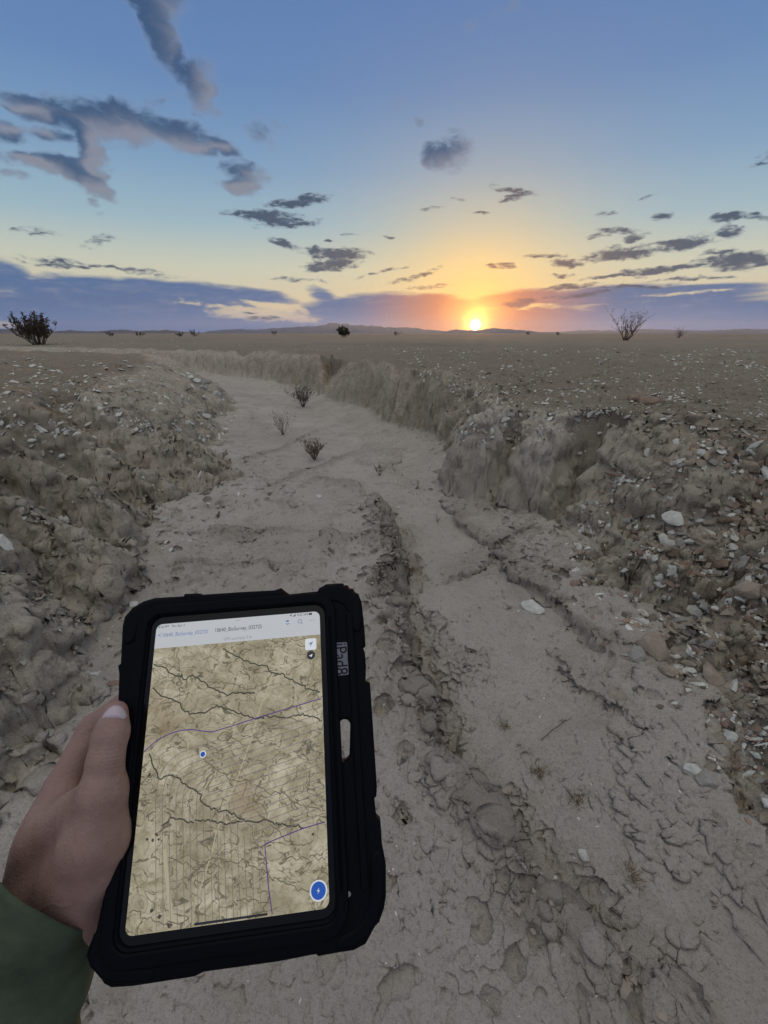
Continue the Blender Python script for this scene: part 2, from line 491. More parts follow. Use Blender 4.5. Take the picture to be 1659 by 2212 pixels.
def land(x, y, fine=True):
    """height and surface masks at world x, y (arrays)"""
    x = np.asarray(x, np.float32)
    y = np.asarray(y, np.float32)
    R = np.hypot(x, y)
    nearw = 1 - sstep(R, 22, 40)
    wx = x + (0.11 * perlin(x, y, 1.1, 1) + .055 * perlin(x, y, 3.1, 2) + .025 * perlin(x, y, 8.3, 3)) * nearw
    wy = y + (0.11 * perlin(x, y, 1.1, 4) + .055 * perlin(x, y, 3.1, 5) + .025 * perlin(x, y, 8.3, 6)) * nearw
    n = len(FL)
    dmin = np.full(x.shape, 1e9)
    sw = np.zeros(x.shape)
    sw_w = np.zeros(x.shape)
    sw_h = np.zeros(x.shape)
    inside = np.zeros(x.shape, bool)
    arc = np.zeros(x.shape)
    run = 0.0
    for i in range(n):
        ax, ay, aw, ah = FL[i]
        bx, by, bw, bh = FL[(i + 1) % n]
        dx, dy = bx - ax, by - ay
        t = np.clip(((wx - ax) * dx + (wy - ay) * dy) / (dx * dx + dy * dy + 1e-9), 0, 1)
        d = np.hypot(wx - ax - t * dx, wy - ay - t * dy)
        seg = math.hypot(dx, dy)
        arc = np.where(d < dmin, run + t * seg, arc)
        run += seg
        dmin = np.minimum(dmin, d)
        k = 1.0 / (d + .04) ** 4
        sw += k
        sw_w += k * (aw + t * (bw - aw))
        sw_h += k * (ah + t * (bh - ah))
        c = (ay > wy) != (by > wy)
        with np.errstate(divide='ignore', invalid='ignore'):
            inside ^= c & (wx < (bx - ax) * (wy - ay) / (by - ay if by != ay else 1e-9) + ax)
    W, H = sw_w / sw, sw_h / sw
    d_out = np.where(inside, 0, dmin)
    d_in = np.where(inside, dmin, 0)
    gn = perlin(arc, 0 * arc, .85, 31)
    cut = .34 * np.clip(1 - np.abs(gn) * 5.0, 0, 1) + .16 * np.clip(1 - np.abs(perlin(arc, d_out * .6, 2.1, 34)) * 4.5, 0, 1)
    flute = np.abs(perlin(arc, d_out * .5, 6.1, 32)) * .5 + np.abs(perlin(arc, d_out, 14.0, 33)) * .12 - .18
    calm = 1 - np.exp(-(((x - 1.3) ** 2 + (y - 3.95) ** 2) / .8) ** 2)
    flute = flute * calm * (1 - .7 * sstep(R, 7, 12))
    cut = cut * calm
    near_cut = nearw * np.clip(W, .5, 1.2) * np.clip(1.2 - d_out / W, 0, 1)
    d_out = np.clip(d_out - near_cut * cut, 0, None)
    inside = inside | (d_out <= 0)
    t = np.clip((d_out + nearw * .14 * flute * sstep(d_out, 0, .12) * np.clip(W, .5, 1.2)) / W, 0, 1)
    prof = 1 - (1 - t) ** 2.2
    plain = 1.0 + .05 * perlin(x, y, .16, 7) + .035 * perlin(x, y, .5, 8) * (1 - sstep(R, 40, 90)) + .12 * sstep(x, 2, 40) * sstep(R, 12, 50)
    plain = plain + sstep(R, 60, 260) * (.12 + .10 * perlin(x, y, .012, 9))
    far = sstep(d_out, W * .8, W * 3.2)
    z = prof * (H * (1 - far) + plain * far)
    bank = sstep(d_out + .02 * perlin(x, y, 14, 28), 0.0, 0.035)
    # steep rounded buttresses
    dome = np.zeros(x.shape, np.float32)
    for bx_, by_, br, bh_ in DOMES:
        jr = br * (1 + .10 * perlin(x, y, 2.4, 71) + .06 * perlin(x, y, 6.0, 72))
        q = np.clip(np.hypot(x - bx_, y - by_) / jr, 0, 1)
        zd = bh_ * (1 - q ** 2.3) ** .72 * (q < 1)
        h_ = np.clip(.5 + .5 * (zd - z) / .05, 0, 1)
        z = np.where(q < 1, z * (1 - h_) + zd * h_ + .05 * h_ * (1 - h_), z)
        dome = np.maximum(dome, (q < .97) * 1.0)
    bank = np.maximum(bank, dome)
    inside = inside & (dome < .5)
    # swells on the slopes, then the gullies cut in
    for bx_, by_, br, bh_ in MOUNDS:
        q = ((x - bx_) ** 2 + (y - by_) ** 2) / (br * br)
        z = z + bank * bh_ * np.exp(-q * q)
    z = z + bank * nearw * (.10 * perlin(x, y, .8, 10) + .05 * perlin(x, y, 1.9, 11)) * np.clip(prof * 1.6, 0, 1)
    gul = np.zeros(x.shape)
    for pts, k in GU:
        xs = [q[0] for q in pts]
        ys = [q[1] for q in pts]
        m = (x > min(xs) - 1.5) & (x < max(xs) + 1.5) & (y > min(ys) - 1.5) & (y < max(ys) + 1.5)
        if not m.any():
            continue
        dd, _, pos = seg_dist(wx[m], wy[m], pts)
        zl = np.interp(pos, range(len(pts)), [q[2] for q in pts])
        c = zl + k * np.sqrt(dd * dd + .0009) - k * .03
        a = z[m]
        h = np.clip(.5 + .5 * (a - c) / .06, 0, 1)
        z[m] = a * (1 - h) + c * h - .06 * h * (1 - h)
        gul[m] = np.maximum(gul[m], np.exp(-(dd / .09) ** 2) * (a > c - .02))
    z = np.where(inside, np.minimum(z, 0.02), z)
    d_in = np.where(d_out > 0, 0, d_in)
    # wash floor: gentle swells
    fl = 1 - bank
    z = z + fl * nearw * (.045 * perlin(x, y, .8, 12) + .022 * perlin(x, y, 2.3, 13) + .10 * sstep(d_in, .75, 0) ** 1.5)
    rim = np.zeros(x.shape)
    rough = perlin(x, y, 22, 14)
    rough2 = perlin(x, y, 47, 15)
    # the main rill: a smooth trench with a raised ledge on its right
    m = (R < 7) & (fl > .01)
    if m.any():
        dd, side, pos = seg_dist(wx[m] + .05 * perlin(x[m], y[m], 2.2, 81), wy[m], ST[0][0])
        s0 = dd * side
        end = np.clip(np.minimum(pos, len(ST[0][0]) - 1 - pos) / 1.5, 0, 1) * fl[m]
        vary = .75 + .5 * perlin(x[m], y[m], .9, 82)
        rill = np.zeros(x.shape, np.float32)
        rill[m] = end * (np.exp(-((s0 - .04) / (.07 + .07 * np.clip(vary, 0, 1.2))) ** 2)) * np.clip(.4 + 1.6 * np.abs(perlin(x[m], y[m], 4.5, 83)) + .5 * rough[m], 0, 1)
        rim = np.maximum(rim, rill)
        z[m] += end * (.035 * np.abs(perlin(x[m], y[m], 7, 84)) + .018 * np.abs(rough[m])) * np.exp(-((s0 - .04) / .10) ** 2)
        z[m] += end * vary * (.11 * sstep(s0, -.03, .09) * np.exp(-np.clip(s0, 0, None) / .38) - .07 * np.exp(-((s0 + .06) / .09) ** 2))
    for pts, rise, reach, rk in ST:
        xs = [q[0] for q in pts]
        ys = [q[1] for q in pts]
        m = (x > min(xs) - 1) & (x < max(xs) + 1) & (y > min(ys) - 1) & (y < max(ys) + 1)
        if not m.any():
            continue
        jx = wx[m] + .018 * rough[m] + .03 * perlin(x[m], y[m], 9, 16)
        jy = wy[m] + .018 * rough2[m] + .03 * perlin(x[m], y[m], 9, 17)
        dd, side, pos = seg_dist(jx, jy, pts)
        end = np.clip(np.minimum(pos, len(pts) - 1 - pos) / .7, 0, 1)
        s = dd * side * np.sign(rise)
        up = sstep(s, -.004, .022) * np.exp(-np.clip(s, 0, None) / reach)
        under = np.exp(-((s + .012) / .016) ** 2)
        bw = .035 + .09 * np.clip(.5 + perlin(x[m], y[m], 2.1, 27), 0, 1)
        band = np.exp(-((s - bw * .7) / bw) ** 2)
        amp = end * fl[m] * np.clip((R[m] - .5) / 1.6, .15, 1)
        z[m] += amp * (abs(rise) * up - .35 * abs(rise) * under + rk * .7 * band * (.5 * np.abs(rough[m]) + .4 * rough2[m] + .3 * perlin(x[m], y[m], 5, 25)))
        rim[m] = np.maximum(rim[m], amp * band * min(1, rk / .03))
    crust = np.zeros(x.shape, np.float32)
    for bx_, by_, br, bh_ in MOUNDS + DOMES:
        crust = np.maximum(crust, (.35 if bx_ < 0 else 1.0) * np.exp(-((x - bx_) ** 2 + (y - by_) ** 2) / (br * br)))
    masks = dict(crust=crust * bank, bank=bank, plain=sstep(t, .75, 1.0) * bank, gully=gul, rim=rim, d_out=d_out, d_in=d_in, t=t)
    if not fine:
        return z, masks
    nf = 1 - sstep(R, 9, 22)
    # broken crust on the banks
    w1, w2, wid = worley(wx, wy, 5.2, 1)
    crack = sstep(w2 - w1, .10, .0)
    v1, v2, vid = worley(wx + .02 * rough, wy + .02 * rough2, 17, 2)
    clod = np.clip(.55 - v1, 0, 1)
    cm = bank * nf * np.maximum(sstep(perlin(x, y, .9, 18), -.25, .35), crust)
    z = z - cm * crack * .03
    bil = .09 * np.abs(perlin(wx, wy, 2.6, 24)) + .055 * np.abs(perlin(wx, wy, 5.3, 19)) + .046 * np.abs(perlin(x, y, 11, 20)) + .030 * np.abs(rough) + .016 * np.abs(rough2) - .06
    z = z + bank * nf * (bil * sstep(d_out, 0, .25) * (1 - .55 * sstep(t, .8, 1)) + .03 * clod * vid)
    # flaking mud and small lumps on the floor
    flake = sstep(perlin(x, y, .8, 21) + .5 * perlin(x, y, 2.2, 22), .0, .35) * fl * nf * (.12 + .6 * sstep(R, 1.3, 2.8))
    f1, f2, fid = worley(wx + .03 * rough, wy * .8 + .03 * rough2, 9, 3)
    z = z + flake * (.012 * fid * sstep(f2 - f1, .0, .12) - .006)
    z = z + fl * nf * (.007 * np.abs(rough) + .010 * np.abs(perlin(x, y, 6, 23)) + .003 * rough2 + .006 * np.clip(perlin(x * 1.0, y * .5, 13, 26), 0, 1))
    masks['flake'] = flake
    masks['crack'] = cm * crack
    masks['clod'] = clod * vid * bank
    return z, masks


def noise3(x, y, z, f, seed=0):
    x, y, z = x * f + seed * 5.3, y * f - seed * 3.1, z * f + seed * 7.7
    ix, iy, iz = (np.floor(q).astype(np.int32) for q in (x, y, z))
    fx, fy, fz = x - ix, y - iy, z - iz
    s = lambda q: q * q * (3 - 2 * q)
    ux, uy, uz = s(fx), s(fy), s(fz)
    r = 0
    for a in (0, 1):
        for b in (0, 1):
            for c in (0, 1):
                h = _PERM[(_hash(ix + a, iy + b) + iz + c) & 1023]
                r = r + _RA[h] * (ux if a else 1 - ux) * (uy if b else 1 - uy) * (uz if c else 1 - uz)
    return r * 2 - 1


def build_ground():
    rs = [0.06]
    while rs[-1] < 30000:
        r = rs[-1]
        k = .02 if r < .3 else .0062 if r < 1 else .0046 if r < 15 else .011 if r < 45 else .05 if r < 200 else .14
        rs.append(r * (1 + k))
    az = [math.radians(-58 + i * 116 / 800) for i in range(801)]
    a = az[-1]
    rest = 2 * math.pi - (az[-1] - az[0])
    m = 110
    az += [a + rest * (i + 1) / m for i in range(m - 1)]
    rs, az = np.array(rs), np.array(az)
    nr, na = len(rs), len(az)
    X = np.outer(rs, np.sin(az))
    Y = np.outer(rs, np.cos(az))
    z, mk = land(X.ravel(), Y.ravel())
    # lumps that stand out sideways from the steep faces
    zz = z.reshape(nr, na)
    gr = np.gradient(zz, axis=0) / np.gradient(rs)[:, None]
    ga = (np.roll(zz, -1, 1) - np.roll(zz, 1, 1)) / (2 * rs[:, None] * np.gradient(az)[None, :])
    steep = np.clip(np.hypot(gr, ga).ravel() - .35, 0, 1.2) * (np.hypot(X, Y).ravel() < 14)
    mm = steep > .02
    Xf, Yf = X.ravel().copy(), Y.ravel().copy()
    sx, sy = Xf[mm], Yf[mm]
    lump = .11 * (np.abs(noise3(sx, sy, z[mm], 5, 1)) - .3) + .06 * (np.abs(noise3(sx, sy, z[mm], 12, 2)) - .3) + .03 * (np.abs(noise3(sx, sy, z[mm], 31, 3)) - .3)
    saz, caz = np.sin(np.arctan2(sx, sy)), np.cos(np.arctan2(sx, sy))
    g1, g2 = gr.ravel()[mm], ga.ravel()[mm]
    gl = np.hypot(g1, g2) + 1e-6
    hx = -(g1 * saz + g2 * caz) / gl
    hy = -(g1 * caz - g2 * saz) / gl
    k = lump * np.clip(steep[mm] * 1.6, 0, 1) * np.where(sx < 0, .8, .85) * (1 - .6 * sstep(np.hypot(sx, sy), 6, 10))
    Xf[mm] += hx * k
    Yf[mm] += hy * k
    co = np.stack([Xf, Yf, z], 1)
    co = np.vstack([co, [[0, 0, z[:na].mean()]]]).astype(np.float32)
    i = np.arange(nr - 1)[:, None] * na
    j = np.arange(na)[None, :]
    j2 = (j + 1) % na
    quads = np.stack([i + j, i + na + j, i + na + j2, i + j2], -1).reshape(-1, 4)
    jj = np.arange(na)
    tris = np.stack([np.full(na, nr * na), jj, (jj + 1) % na], 1)
    me = bpy.data.meshes.new('ground')
    nl = quads.size + tris.size
    me.vertices.add(len(co))
    me.vertices.foreach_set('co', co.ravel())
    me.loops.add(nl)
    me.loops.foreach_set('vertex_index', np.concatenate([quads.ravel(), tris.ravel()]).astype(np.int32))
    npoly = len(quads) + len(tris)
    me.polygons.add(npoly)
    starts = np.concatenate([np.arange(len(quads)) * 4, quads.size + np.arange(len(tris)) * 3]).astype(np.int32)
    me.polygons.foreach_set('loop_start', starts)
    me.polygons.foreach_set('use_smooth', np.ones(npoly, bool))
    me.update(calc_edges=True)
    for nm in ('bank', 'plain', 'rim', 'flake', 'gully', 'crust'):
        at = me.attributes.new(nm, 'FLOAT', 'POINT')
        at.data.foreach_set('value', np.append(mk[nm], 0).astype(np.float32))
    o = bpy.data.objects.new('ground', me)
    COL.objects.link(o)
    o['kind'] = 'structure'
    o['label'] = 'pale dried mud wash floor between crumbling tan desert banks'
    return o


def principled(name):
    m = bpy.data.materials.new(name)
    m.use_nodes = True
    return m, Nodes(m.node_tree), m.node_tree.nodes['Principled BSDF']


def ground_material():
    m, N, b = principled('desert_ground')
    geo = N.new('ShaderNodeNewGeometry').outputs['Position']

    def att(nm):
        return N.new('ShaderNodeAttribute', attribute_name=nm).outputs['Fac']
    n1 = N.noise(geo, .7, 5, .6)
    n2 = N.noise(geo, 3.5, 6, .65, .5)
    n3 = N.noise(geo, 19, 6, .7)
    n4 = N.noise(geo, 95, 4, .7)
    n6 = N.noise(geo, 330, 3, .7)
    n0 = N.noise(geo, .35, 4, .6)
    n5 = N.noise(N.vmath('MULTIPLY', geo, (2.2, .6, 1)), 7, 6, .68, .4)
    sand = N.ramp(n1, [(.30, (.395, .355, .305, 1)), (.70, (.53, .485, .425, 1))])
    sand = N.mix(N.step(n2, .50, .70, 0, .8), sand, (.345, .30, .25, 1))
    sand = N.mix(N.step(n5, .55, .72, 0, .5), sand, (.54, .49, .43, 1))
    sand = N.mix(N.step(n3, .56, .74, 0, .6), sand, (.255, .215, .175, 1))
    sand = N.mix(N.math('MULTIPLY', att('flake'), N.step(n3, .40, .56, .65, 0)), sand, (.25, .21, .17, 1))
    soil = N.ramp(n2, [(.25, (.25, .205, .15, 1)), (.5, (.405, .35, .27, 1)), (.75, (.55, .49, .395, 1))])
    soil = N.mix(N.step(n0, .45, .62, 0, .5), soil, (.48, .435, .355, 1))
    soil = N.mix(N.step(n3, .50, .68, 0, .75), soil, (.165, .128, .088, 1))
    soil = N.mix(N.step(n1, .55, .72, 0, .6), soil, (.46, .405, .31, 1))
    soil = N.mix(N.step(n4, .57, .68, 0, .85), soil, (.52, .49, .43, 1))
    plain = N.mix(N.step(n3, .45, .7), (.20, .165, .12, 1), (.33, .285, .215, 1))
    plain = N.mix(N.step(n0, .40, .65, 0, .5), plain, (.17, .14, .10, 1))
    plain = N.mix(N.step(N.noise(geo, .06, 5, .65), .45, .62, 0, .6), plain, (.15, .125, .088, 1))
    plain = N.mix(N.step(n4, .58, .68, 0, .85), plain, (.50, .47, .41, 1))
    c = N.mix(att('bank'), sand, soil)
    c = N.mix(N.math('MULTIPLY', att('plain'), .8), c, plain)
    c = N.mix(N.math('MULTIPLY', att('crust'), N.step(n2, .32, .55, .35, .95)), c, (.58, .535, .455, 1))
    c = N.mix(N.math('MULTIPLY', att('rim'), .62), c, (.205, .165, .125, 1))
    c = N.mix(N.step(n4, .52, .64, 0, .38), c, (.18, .145, .11, 1))
    c = N.mix(N.step(n6, .55, .68, 0, .45), c, (.16, .13, .10, 1))
    c = N.mix(N.step(n6, .42, .30, 0, .4), c, (.55, .51, .45, 1))
    N.put(b.inputs['Base Color'], c)
    b.inputs['Roughness'].default_value = .95
    b.inputs['Specular IOR Level'].default_value = .1
    bump = N.new('ShaderNodeBump')
    bump.inputs['Strength'].default_value = .9
    bump.inputs['Distance'].default_value = .02
    hgt = N.math('ADD', N.math('ADD', N.math('MULTIPLY', n2, 1.2), N.math('MULTIPLY', n3, 1.1)), N.math('ADD', N.math('MULTIPLY', n4, .6), N.math('MULTIPLY', n6, .2)))
    N.put(bump.inputs['Height'], hgt)
    N.put(b.inputs['Normal'], bump.outputs[0])
    return m


GROUND = build_ground()
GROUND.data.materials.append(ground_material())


# ------------------------------------------------------------------ helpers for things
def tag(o, label, cat=None, group=None, kind=None):
    o['label'] = label
    if cat:
        o['category'] = cat
    if group:
        o['group'] = group
    if kind:
        o['kind'] = kind
    return o


def link(name, me, mat=None, parent=None, smooth=False):
    o = bpy.data.objects.new(name, me)
    COL.objects.link(o)
    if mat:
        me.materials.append(mat)
    if parent:
        o.parent = parent
    if smooth:
        me.polygons.foreach_set('use_smooth', np.ones(len(me.polygons), bool))
    return o


def mesh_of(name, verts, faces):
    me = bpy.data.meshes.new(name)
    me.from_pydata([tuple(map(float, v)) for v in verts], [], [tuple(map(int, f)) for f in faces])
    me.update()
    return me


def empty(name, loc=(0, 0, 0)):
    o = bpy.data.objects.new(name, None)
    COL.objects.link(o)
    o.location = loc
    return o


def plain_mat(name, col, rough=.8, spec=.3, var=.25, scale=40, bump=.0, bdist=.002, obj_coords=True, stretch=(1, 1, 1)):
    m, N, b = principled(name)
    tc = N.new('ShaderNodeTexCoord').outputs['Object'] if obj_coords else N.new('ShaderNodeNewGeometry').outputs['Position']
    if stretch != (1, 1, 1):
        tc = N.vmath('MULTIPLY', tc, stretch)
    n = N.noise(tc, scale, 5, .6)
    lo = tuple(c * (1 - var) for c in col[:3]) + (1,)
    hi = tuple(min(1, c * (1 + var)) for c in col[:3]) + (1,)
    N.put(b.inputs['Base Color'], N.ramp(n, [(.3, lo), (.7, hi)]))
    b.inputs['Roughness'].default_value = rough
    b.inputs['Specular IOR Level'].default_value = spec
    if bump:
        bp = N.new('ShaderNodeBump')
        bp.inputs['Strength'].default_value = bump
        bp.inputs['Distance'].default_value = bdist
        N.put(bp.inputs['Height'], N.noise(tc, scale * 3, 4, .6))
        N.put(b.inputs['Normal'], bp.outputs[0])
    return m


def glow_mat(name, col, strength=1.0):
    m, N, b = principled(name)
    b.inputs['Base Color'].default_value = (0.01, 0.01, 0.01, 1)
    b.inputs['Roughness'].default_value = .25
    b.inputs['Emission Color'].default_value = col
    b.inputs['Emission Strength'].default_value = strength
    return m


# ------------------------------------------------------------------ tablet: pose recovered from the four corners of its display
def tablet_pose():
    k = 1659 / 2500
    C = [(505 * k, 2034 * k), (1035 * k, 1990 * k), (1079 * k, 2955 * k), (413 * k, 3049 * k)]
    P = [ray(u, v) for u, v in C]
    d = np.linalg.solve(np.array([-P[1], P[2], -P[3]]).T, -P[0])
    Q = [P[0], d[0] * P[1], d[1] * P[2], d[2] * P[3]]
    s = .116 / np.linalg.norm(Q[1] - Q[0])
    Q = [q * s for q in Q]
    ex = (Q[1] - Q[0]) + (Q[2] - Q[3])
    ex /= np.linalg.norm(ex)
    ey = (Q[0] - Q[3]) + (Q[1] - Q[2])
    ey -= ex * ex.dot(ey)
    ey /= np.linalg.norm(ey)
    ez = np.cross(ex, ey)
    org = sum(Q) / 4
    return org, ex, ey, ez


T_O, T_X, T_Y, T_Z = tablet_pose()
T_CAM = np.array([0, 0, EYE])


def tab(u, v, z=0.0):
    """tablet coordinates (metres) of a measured point lying z above the display plane"""
    d = ray(u, v)
    t = (z + T_O.dot(T_Z)) / d.dot(T_Z)
    p = d * t - T_O
    return p.dot(T_X), p.dot(T_Y)


def tab3(u, v, z):
    """world position of that point"""
    x, y = tab(u, v, z)
    return T_CAM + T_O + T_X * x + T_Y * y + T_Z * z


def crop3(x, y):
    return (x * .52, 1227.7 + y * .52)


def curve_solid(name, loops, depth, bevel, mat, parent, z=0.0, res=2):
    """flat outline(s), holes included, given thickness and a rounded edge"""
    cu = bpy.data.curves.new(name, 'CURVE')
    cu.dimensions = '2D'
    cu.fill_mode = 'BOTH'
    cu.extrude = max(depth / 2 - bevel, 0)
    cu.bevel_depth = bevel
    cu.bevel_resolution = res
    for lp in loops:
        sp = cu.splines.new('POLY')
        sp.points.add(len(lp) - 1)
        for pt, (a, b) in zip(sp.points, lp):
            pt.co = (a, b, 0, 1)
        sp.use_cyclic_u = True
    o = bpy.data.objects.new(name, cu)
    COL.objects.link(o)
    dg = bpy.context.evaluated_depsgraph_get()
    me = bpy.data.meshes.new_from_object(o.evaluated_get(dg))
    bpy.data.objects.remove(o)
    r = link(name, me, mat, parent)
    me.transform(Matrix.Translation((0, 0, z)))
    return r


def rrect(x0, x1, y0, y1, r, n=6):
    pts = []
    for cx_, cy_, a0 in ((x1 - r, y1 - r, 0), (x0 + r, y1 - r, 90), (x0 + r, y0 + r, 180), (x1 - r, y0 + r, 270)):
        for i in range(n + 1):
            a = math.radians(a0 + 90 * i / n)
            pts.append((cx_ + r * math.cos(a), cy_ + r * math.sin(a)))
    return pts


def smooth_loop(pts, it=1):
    for _ in range(it):
        q = []
        for i in range(len(pts)):
            a, b = pts[i], pts[(i + 1) % len(pts)]
            q.append((a[0] * .75 + b[0] * .25, a[1] * .75 + b[1] * .25))
            q.append((a[0] * .25 + b[0] * .75, a[1] * .25 + b[1] * .75))
        pts = q
    return pts


def strip(pts, width, z):
    """thin flat ribbon along points"""
    v, f = [], []
    P = [np.array(p, float) for p in pts]
    for i, p in enumerate(P):
        d = P[min(i + 1, len(P) - 1)] - P[max(i - 1, 0)]
        n = np.array([-d[1], d[0]]) / (np.linalg.norm(d) + 1e-9) * width / 2
        v += [(*(p + n), z), (*(p - n), z)]
        if i:
            k = 2 * i
            f.append((k - 2, k - 1, k + 1, k))
    return v, f


def join_strips(lst):
    V, F = [], []
    for v, f in lst:
        k = len(V)
        V += v
        F += [tuple(i + k for i in q) for q in f]
    return V, F


def disc(cx_, cy_, r, z, n=28):
    return [(cx_ + r * math.cos(2 * math.pi * i / n), cy_ + r * math.sin(2 * math.pi * i / n), z) for i in range(n)], [tuple(range(n))]


def text_part(name, s, x, y, size, mat, parent, z, align='LEFT', rot=0.0, width=None):
    cu = bpy.data.curves.new(name, 'FONT')
    cu.body = s
    cu.size = size
    cu.align_x = align
    cu.align_y = 'CENTER'
    o = bpy.data.objects.new(name, cu)
    COL.objects.link(o)
    dg = bpy.context.evaluated_depsgraph_get()
    me = bpy.data.meshes.new_from_object(o.evaluated_get(dg))
    bpy.data.objects.remove(o)
    if width:
        xs = [v.co.x for v in me.vertices]
        me.transform(Matrix.Diagonal((width / (max(xs) - min(xs)), 1, 1, 1)))
    me.transform(Matrix.Translation((x, y, z)) @ Matrix.Rotation(rot, 4, 'Z'))
    return link(name, me, mat, parent)


def clip_line(pts, box, n=60):
    """resample a line and keep the pieces inside the display"""
    P = [np.array(p, float) for p in pts]
    out = []
    for a, b in zip(P[:-1], P[1:]):
        k = max(2, int(np.linalg.norm(b - a) / .0012))
        out += [a + (b - a) * i / k for i in range(k)]
    out.append(P[-1])
    runs, cur = [], []
    for p in out:
        if box[0] < p[0] < box[1] and box[2] < p[1] < box[3]:
            cur.append(p)
        else:
            if len(cur) > 2:
                runs.append(cur)
            cur = []
    if len(cur) > 2:
        runs.append(cur)
    return runs


def build_tablet():
    root = empty('tablet')
    M = Matrix(((T_X[0], T_Y[0], T_Z[0], T_O[0]), (T_X[1], T_Y[1], T_Z[1], T_O[1]), (T_X[2], T_Y[2], T_Z[2], T_O[2] + EYE), (0, 0, 0, 1)))
    root.matrix_world = M
    tag(root, 'tablet in a rugged black case showing a survey map, held in the hand', 'tablet')
    rubber, N, b = principled('black_rubber')
    b.inputs['Base Color'].default_value = (.0020, .0024, .0050, 1)
    b.inputs['Roughness'].default_value = .6
    b.inputs['Specular IOR Level'].default_value = .09
    bp = N.new('ShaderNodeBump')
    bp.inputs['Strength'].default_value = .25
    bp.inputs['Distance'].default_value = .0004
    N.put(bp.inputs['Height'], N.noise(N.new('ShaderNodeTexCoord').outputs['Object'], 900, 3, .6))
    N.put(b.inputs['Normal'], bp.outputs[0])
    glass, N, b = principled('black_glass')
    b.inputs['Base Color'].default_value = (.003, .003, .004, 1)
    b.inputs['Roughness'].default_value = .12
    b.inputs['Specular IOR Level'].default_value = .25
    outline = [(272, 1352), (276, 1335), (290, 1318), (312, 1305), (335, 1298), (400, 1294), (403, 1289), (430, 1288), (434, 1291), (520, 1285), (594, 1281), (606, 1277), (615, 1284), (624, 1290), (690, 1283), (694, 1275), (706, 1268), (730, 1266),
               (738, 1266), (741, 1270), (748, 1270), (752, 1276), (759, 1277), (763, 1284), (769, 1287), (772, 1295), (775, 1302), (778, 1330), (781, 1360), (783, 1392), (778, 1396), (778, 1402), (782, 1412), (784, 1440), (783, 1476), (793, 1480), (797, 1540), (802, 1620), (807, 1700), (806, 1716), (801, 1720),
               (806, 1770), (815, 1780), (818, 1830), (826, 1870), (826, 1935), (822, 1960), (813, 1985), (800, 1998), (795, 2012), (785, 2030), (762, 2042), (735, 2046), (690, 2054), (686, 2050), (672, 2052), (600, 2066), (520, 2077), (440, 2088), (420, 2098), (330, 2112), (290, 2118), (245, 2121),
               (232, 2114), (222, 2098), (203, 2080), (197, 2058), (203, 2040), (217, 2010), (236, 1920), (248, 1800), (257, 1680), (262, 1560), (265, 1455), (263, 1440), (268, 1436)]
    L = [tab(u, v, 0.0) for u, v in outline]
    c = [tab(*q, 0.0) for q in ((335.1, 1349.7), (686.8, 1320.5), (716, 1960.9), (274, 2023.3))]
    x0 = (c[0][0] + c[3][0]) / 2
    x1 = (c[1][0] + c[2][0]) / 2
    y1 = (c[0][1] + c[1][1]) / 2
    y0 = (c[2][1] + c[3][1]) / 2
    # pen slot on the wide right side
    sl = [tab(*q, 0.0) for q in ((743, 1546), (743, 1652))]
    sw = abs(tab(762, 1600)[0] - tab(722, 1600)[0]) / 2
    slot = []
    for i in range(13):
        a = math.pi * i / 12
        slot.append((sl[0][0] + sw * math.cos(a), sl[0][1] - sw + sw * math.sin(a)))
    for i in range(13):
        a = math.pi + math.pi * i / 12
        slot.append((sl[1][0] + sw * math.cos(a), sl[1][1] + sw + sw * math.sin(a)))
    win = rrect(x0 - .0058, x1 + .0058, y0 - .0070, y1 + .0070, .010)
    case = curve_solid('case', [L, win, slot], .0135, .0022, rubber, root, z=-.0050, res=3)
    # recessed channel along the pen side and a raised lip round the window
    lip_o = rrect(x0 - .0110, x1 + .0105, y0 - .0125, y1 + .0120, .014)
    curve_solid('front_lip', [lip_o, rrect(x0 - .0062, x1 + .0062, y0 - .0074, y1 + .0074, .010)], .0030, .0011, rubber, case, z=.0024)
    # ribs of the pen side
    xr = tab(700, 1560)[0]
    for (ua, ub) in ((768, 1), (722, 0)):
        xx = tab(ua, 1560)[0]
        curve_solid('pen_side_rib', [rrect(xx - .0015, xx + .0015, y0 + .008, y1 - .004, .0012)], .003, .0008, rubber, case, z=.0024)
    # corner bumpers stand a little proud
    for k, lst in enumerate(([(276, 1340), (292, 1318), (335, 1300), (372, 1297), (374, 1312), (330, 1322), (300, 1342), (290, 1385), (272, 1388)],
                             [(694, 1278), (706, 1270), (732, 1268), (760, 1280), (773, 1302), (778, 1360), (764, 1362), (758, 1318), (735, 1296), (697, 1296)],
                             [(818, 1842), (824, 1872), (824, 1935), (811, 1984), (784, 2026), (735, 2042), (733, 2026), (770, 2012), (797, 1975), (806, 1925), (806, 1845)],
                             [(213, 2015), (205, 2042), (200, 2060), (206, 2078), (234, 2110), (290, 2114), (330, 2108), (328, 2092), (262, 2098), (232, 2070), (236, 2018)])):
        curve_solid('corner_bumper', [smooth_loop([tab(u, v) for u, v in lst], 1)], 0.0165, .002, rubber, case, z=-.0056)
    curve_solid('back_plate', [rrect(x0 - .008, x1 + .008, y0 - .009, y1 + .009, .01)], .002, .0005, rubber, case, z=-.0118)
    gl = curve_solid('screen_glass', [rrect(x0 - .0075, x1 + .0075, y0 - .009, y1 + .009, .009)], .006, .0003, glass, root, z=-.0034)
    # ---- display
    m, N, b = principled('map_display')
    tc = N.new('ShaderNodeTexCoord').outputs['Object']
    w = N.noise(tc, 26, 3, .5)
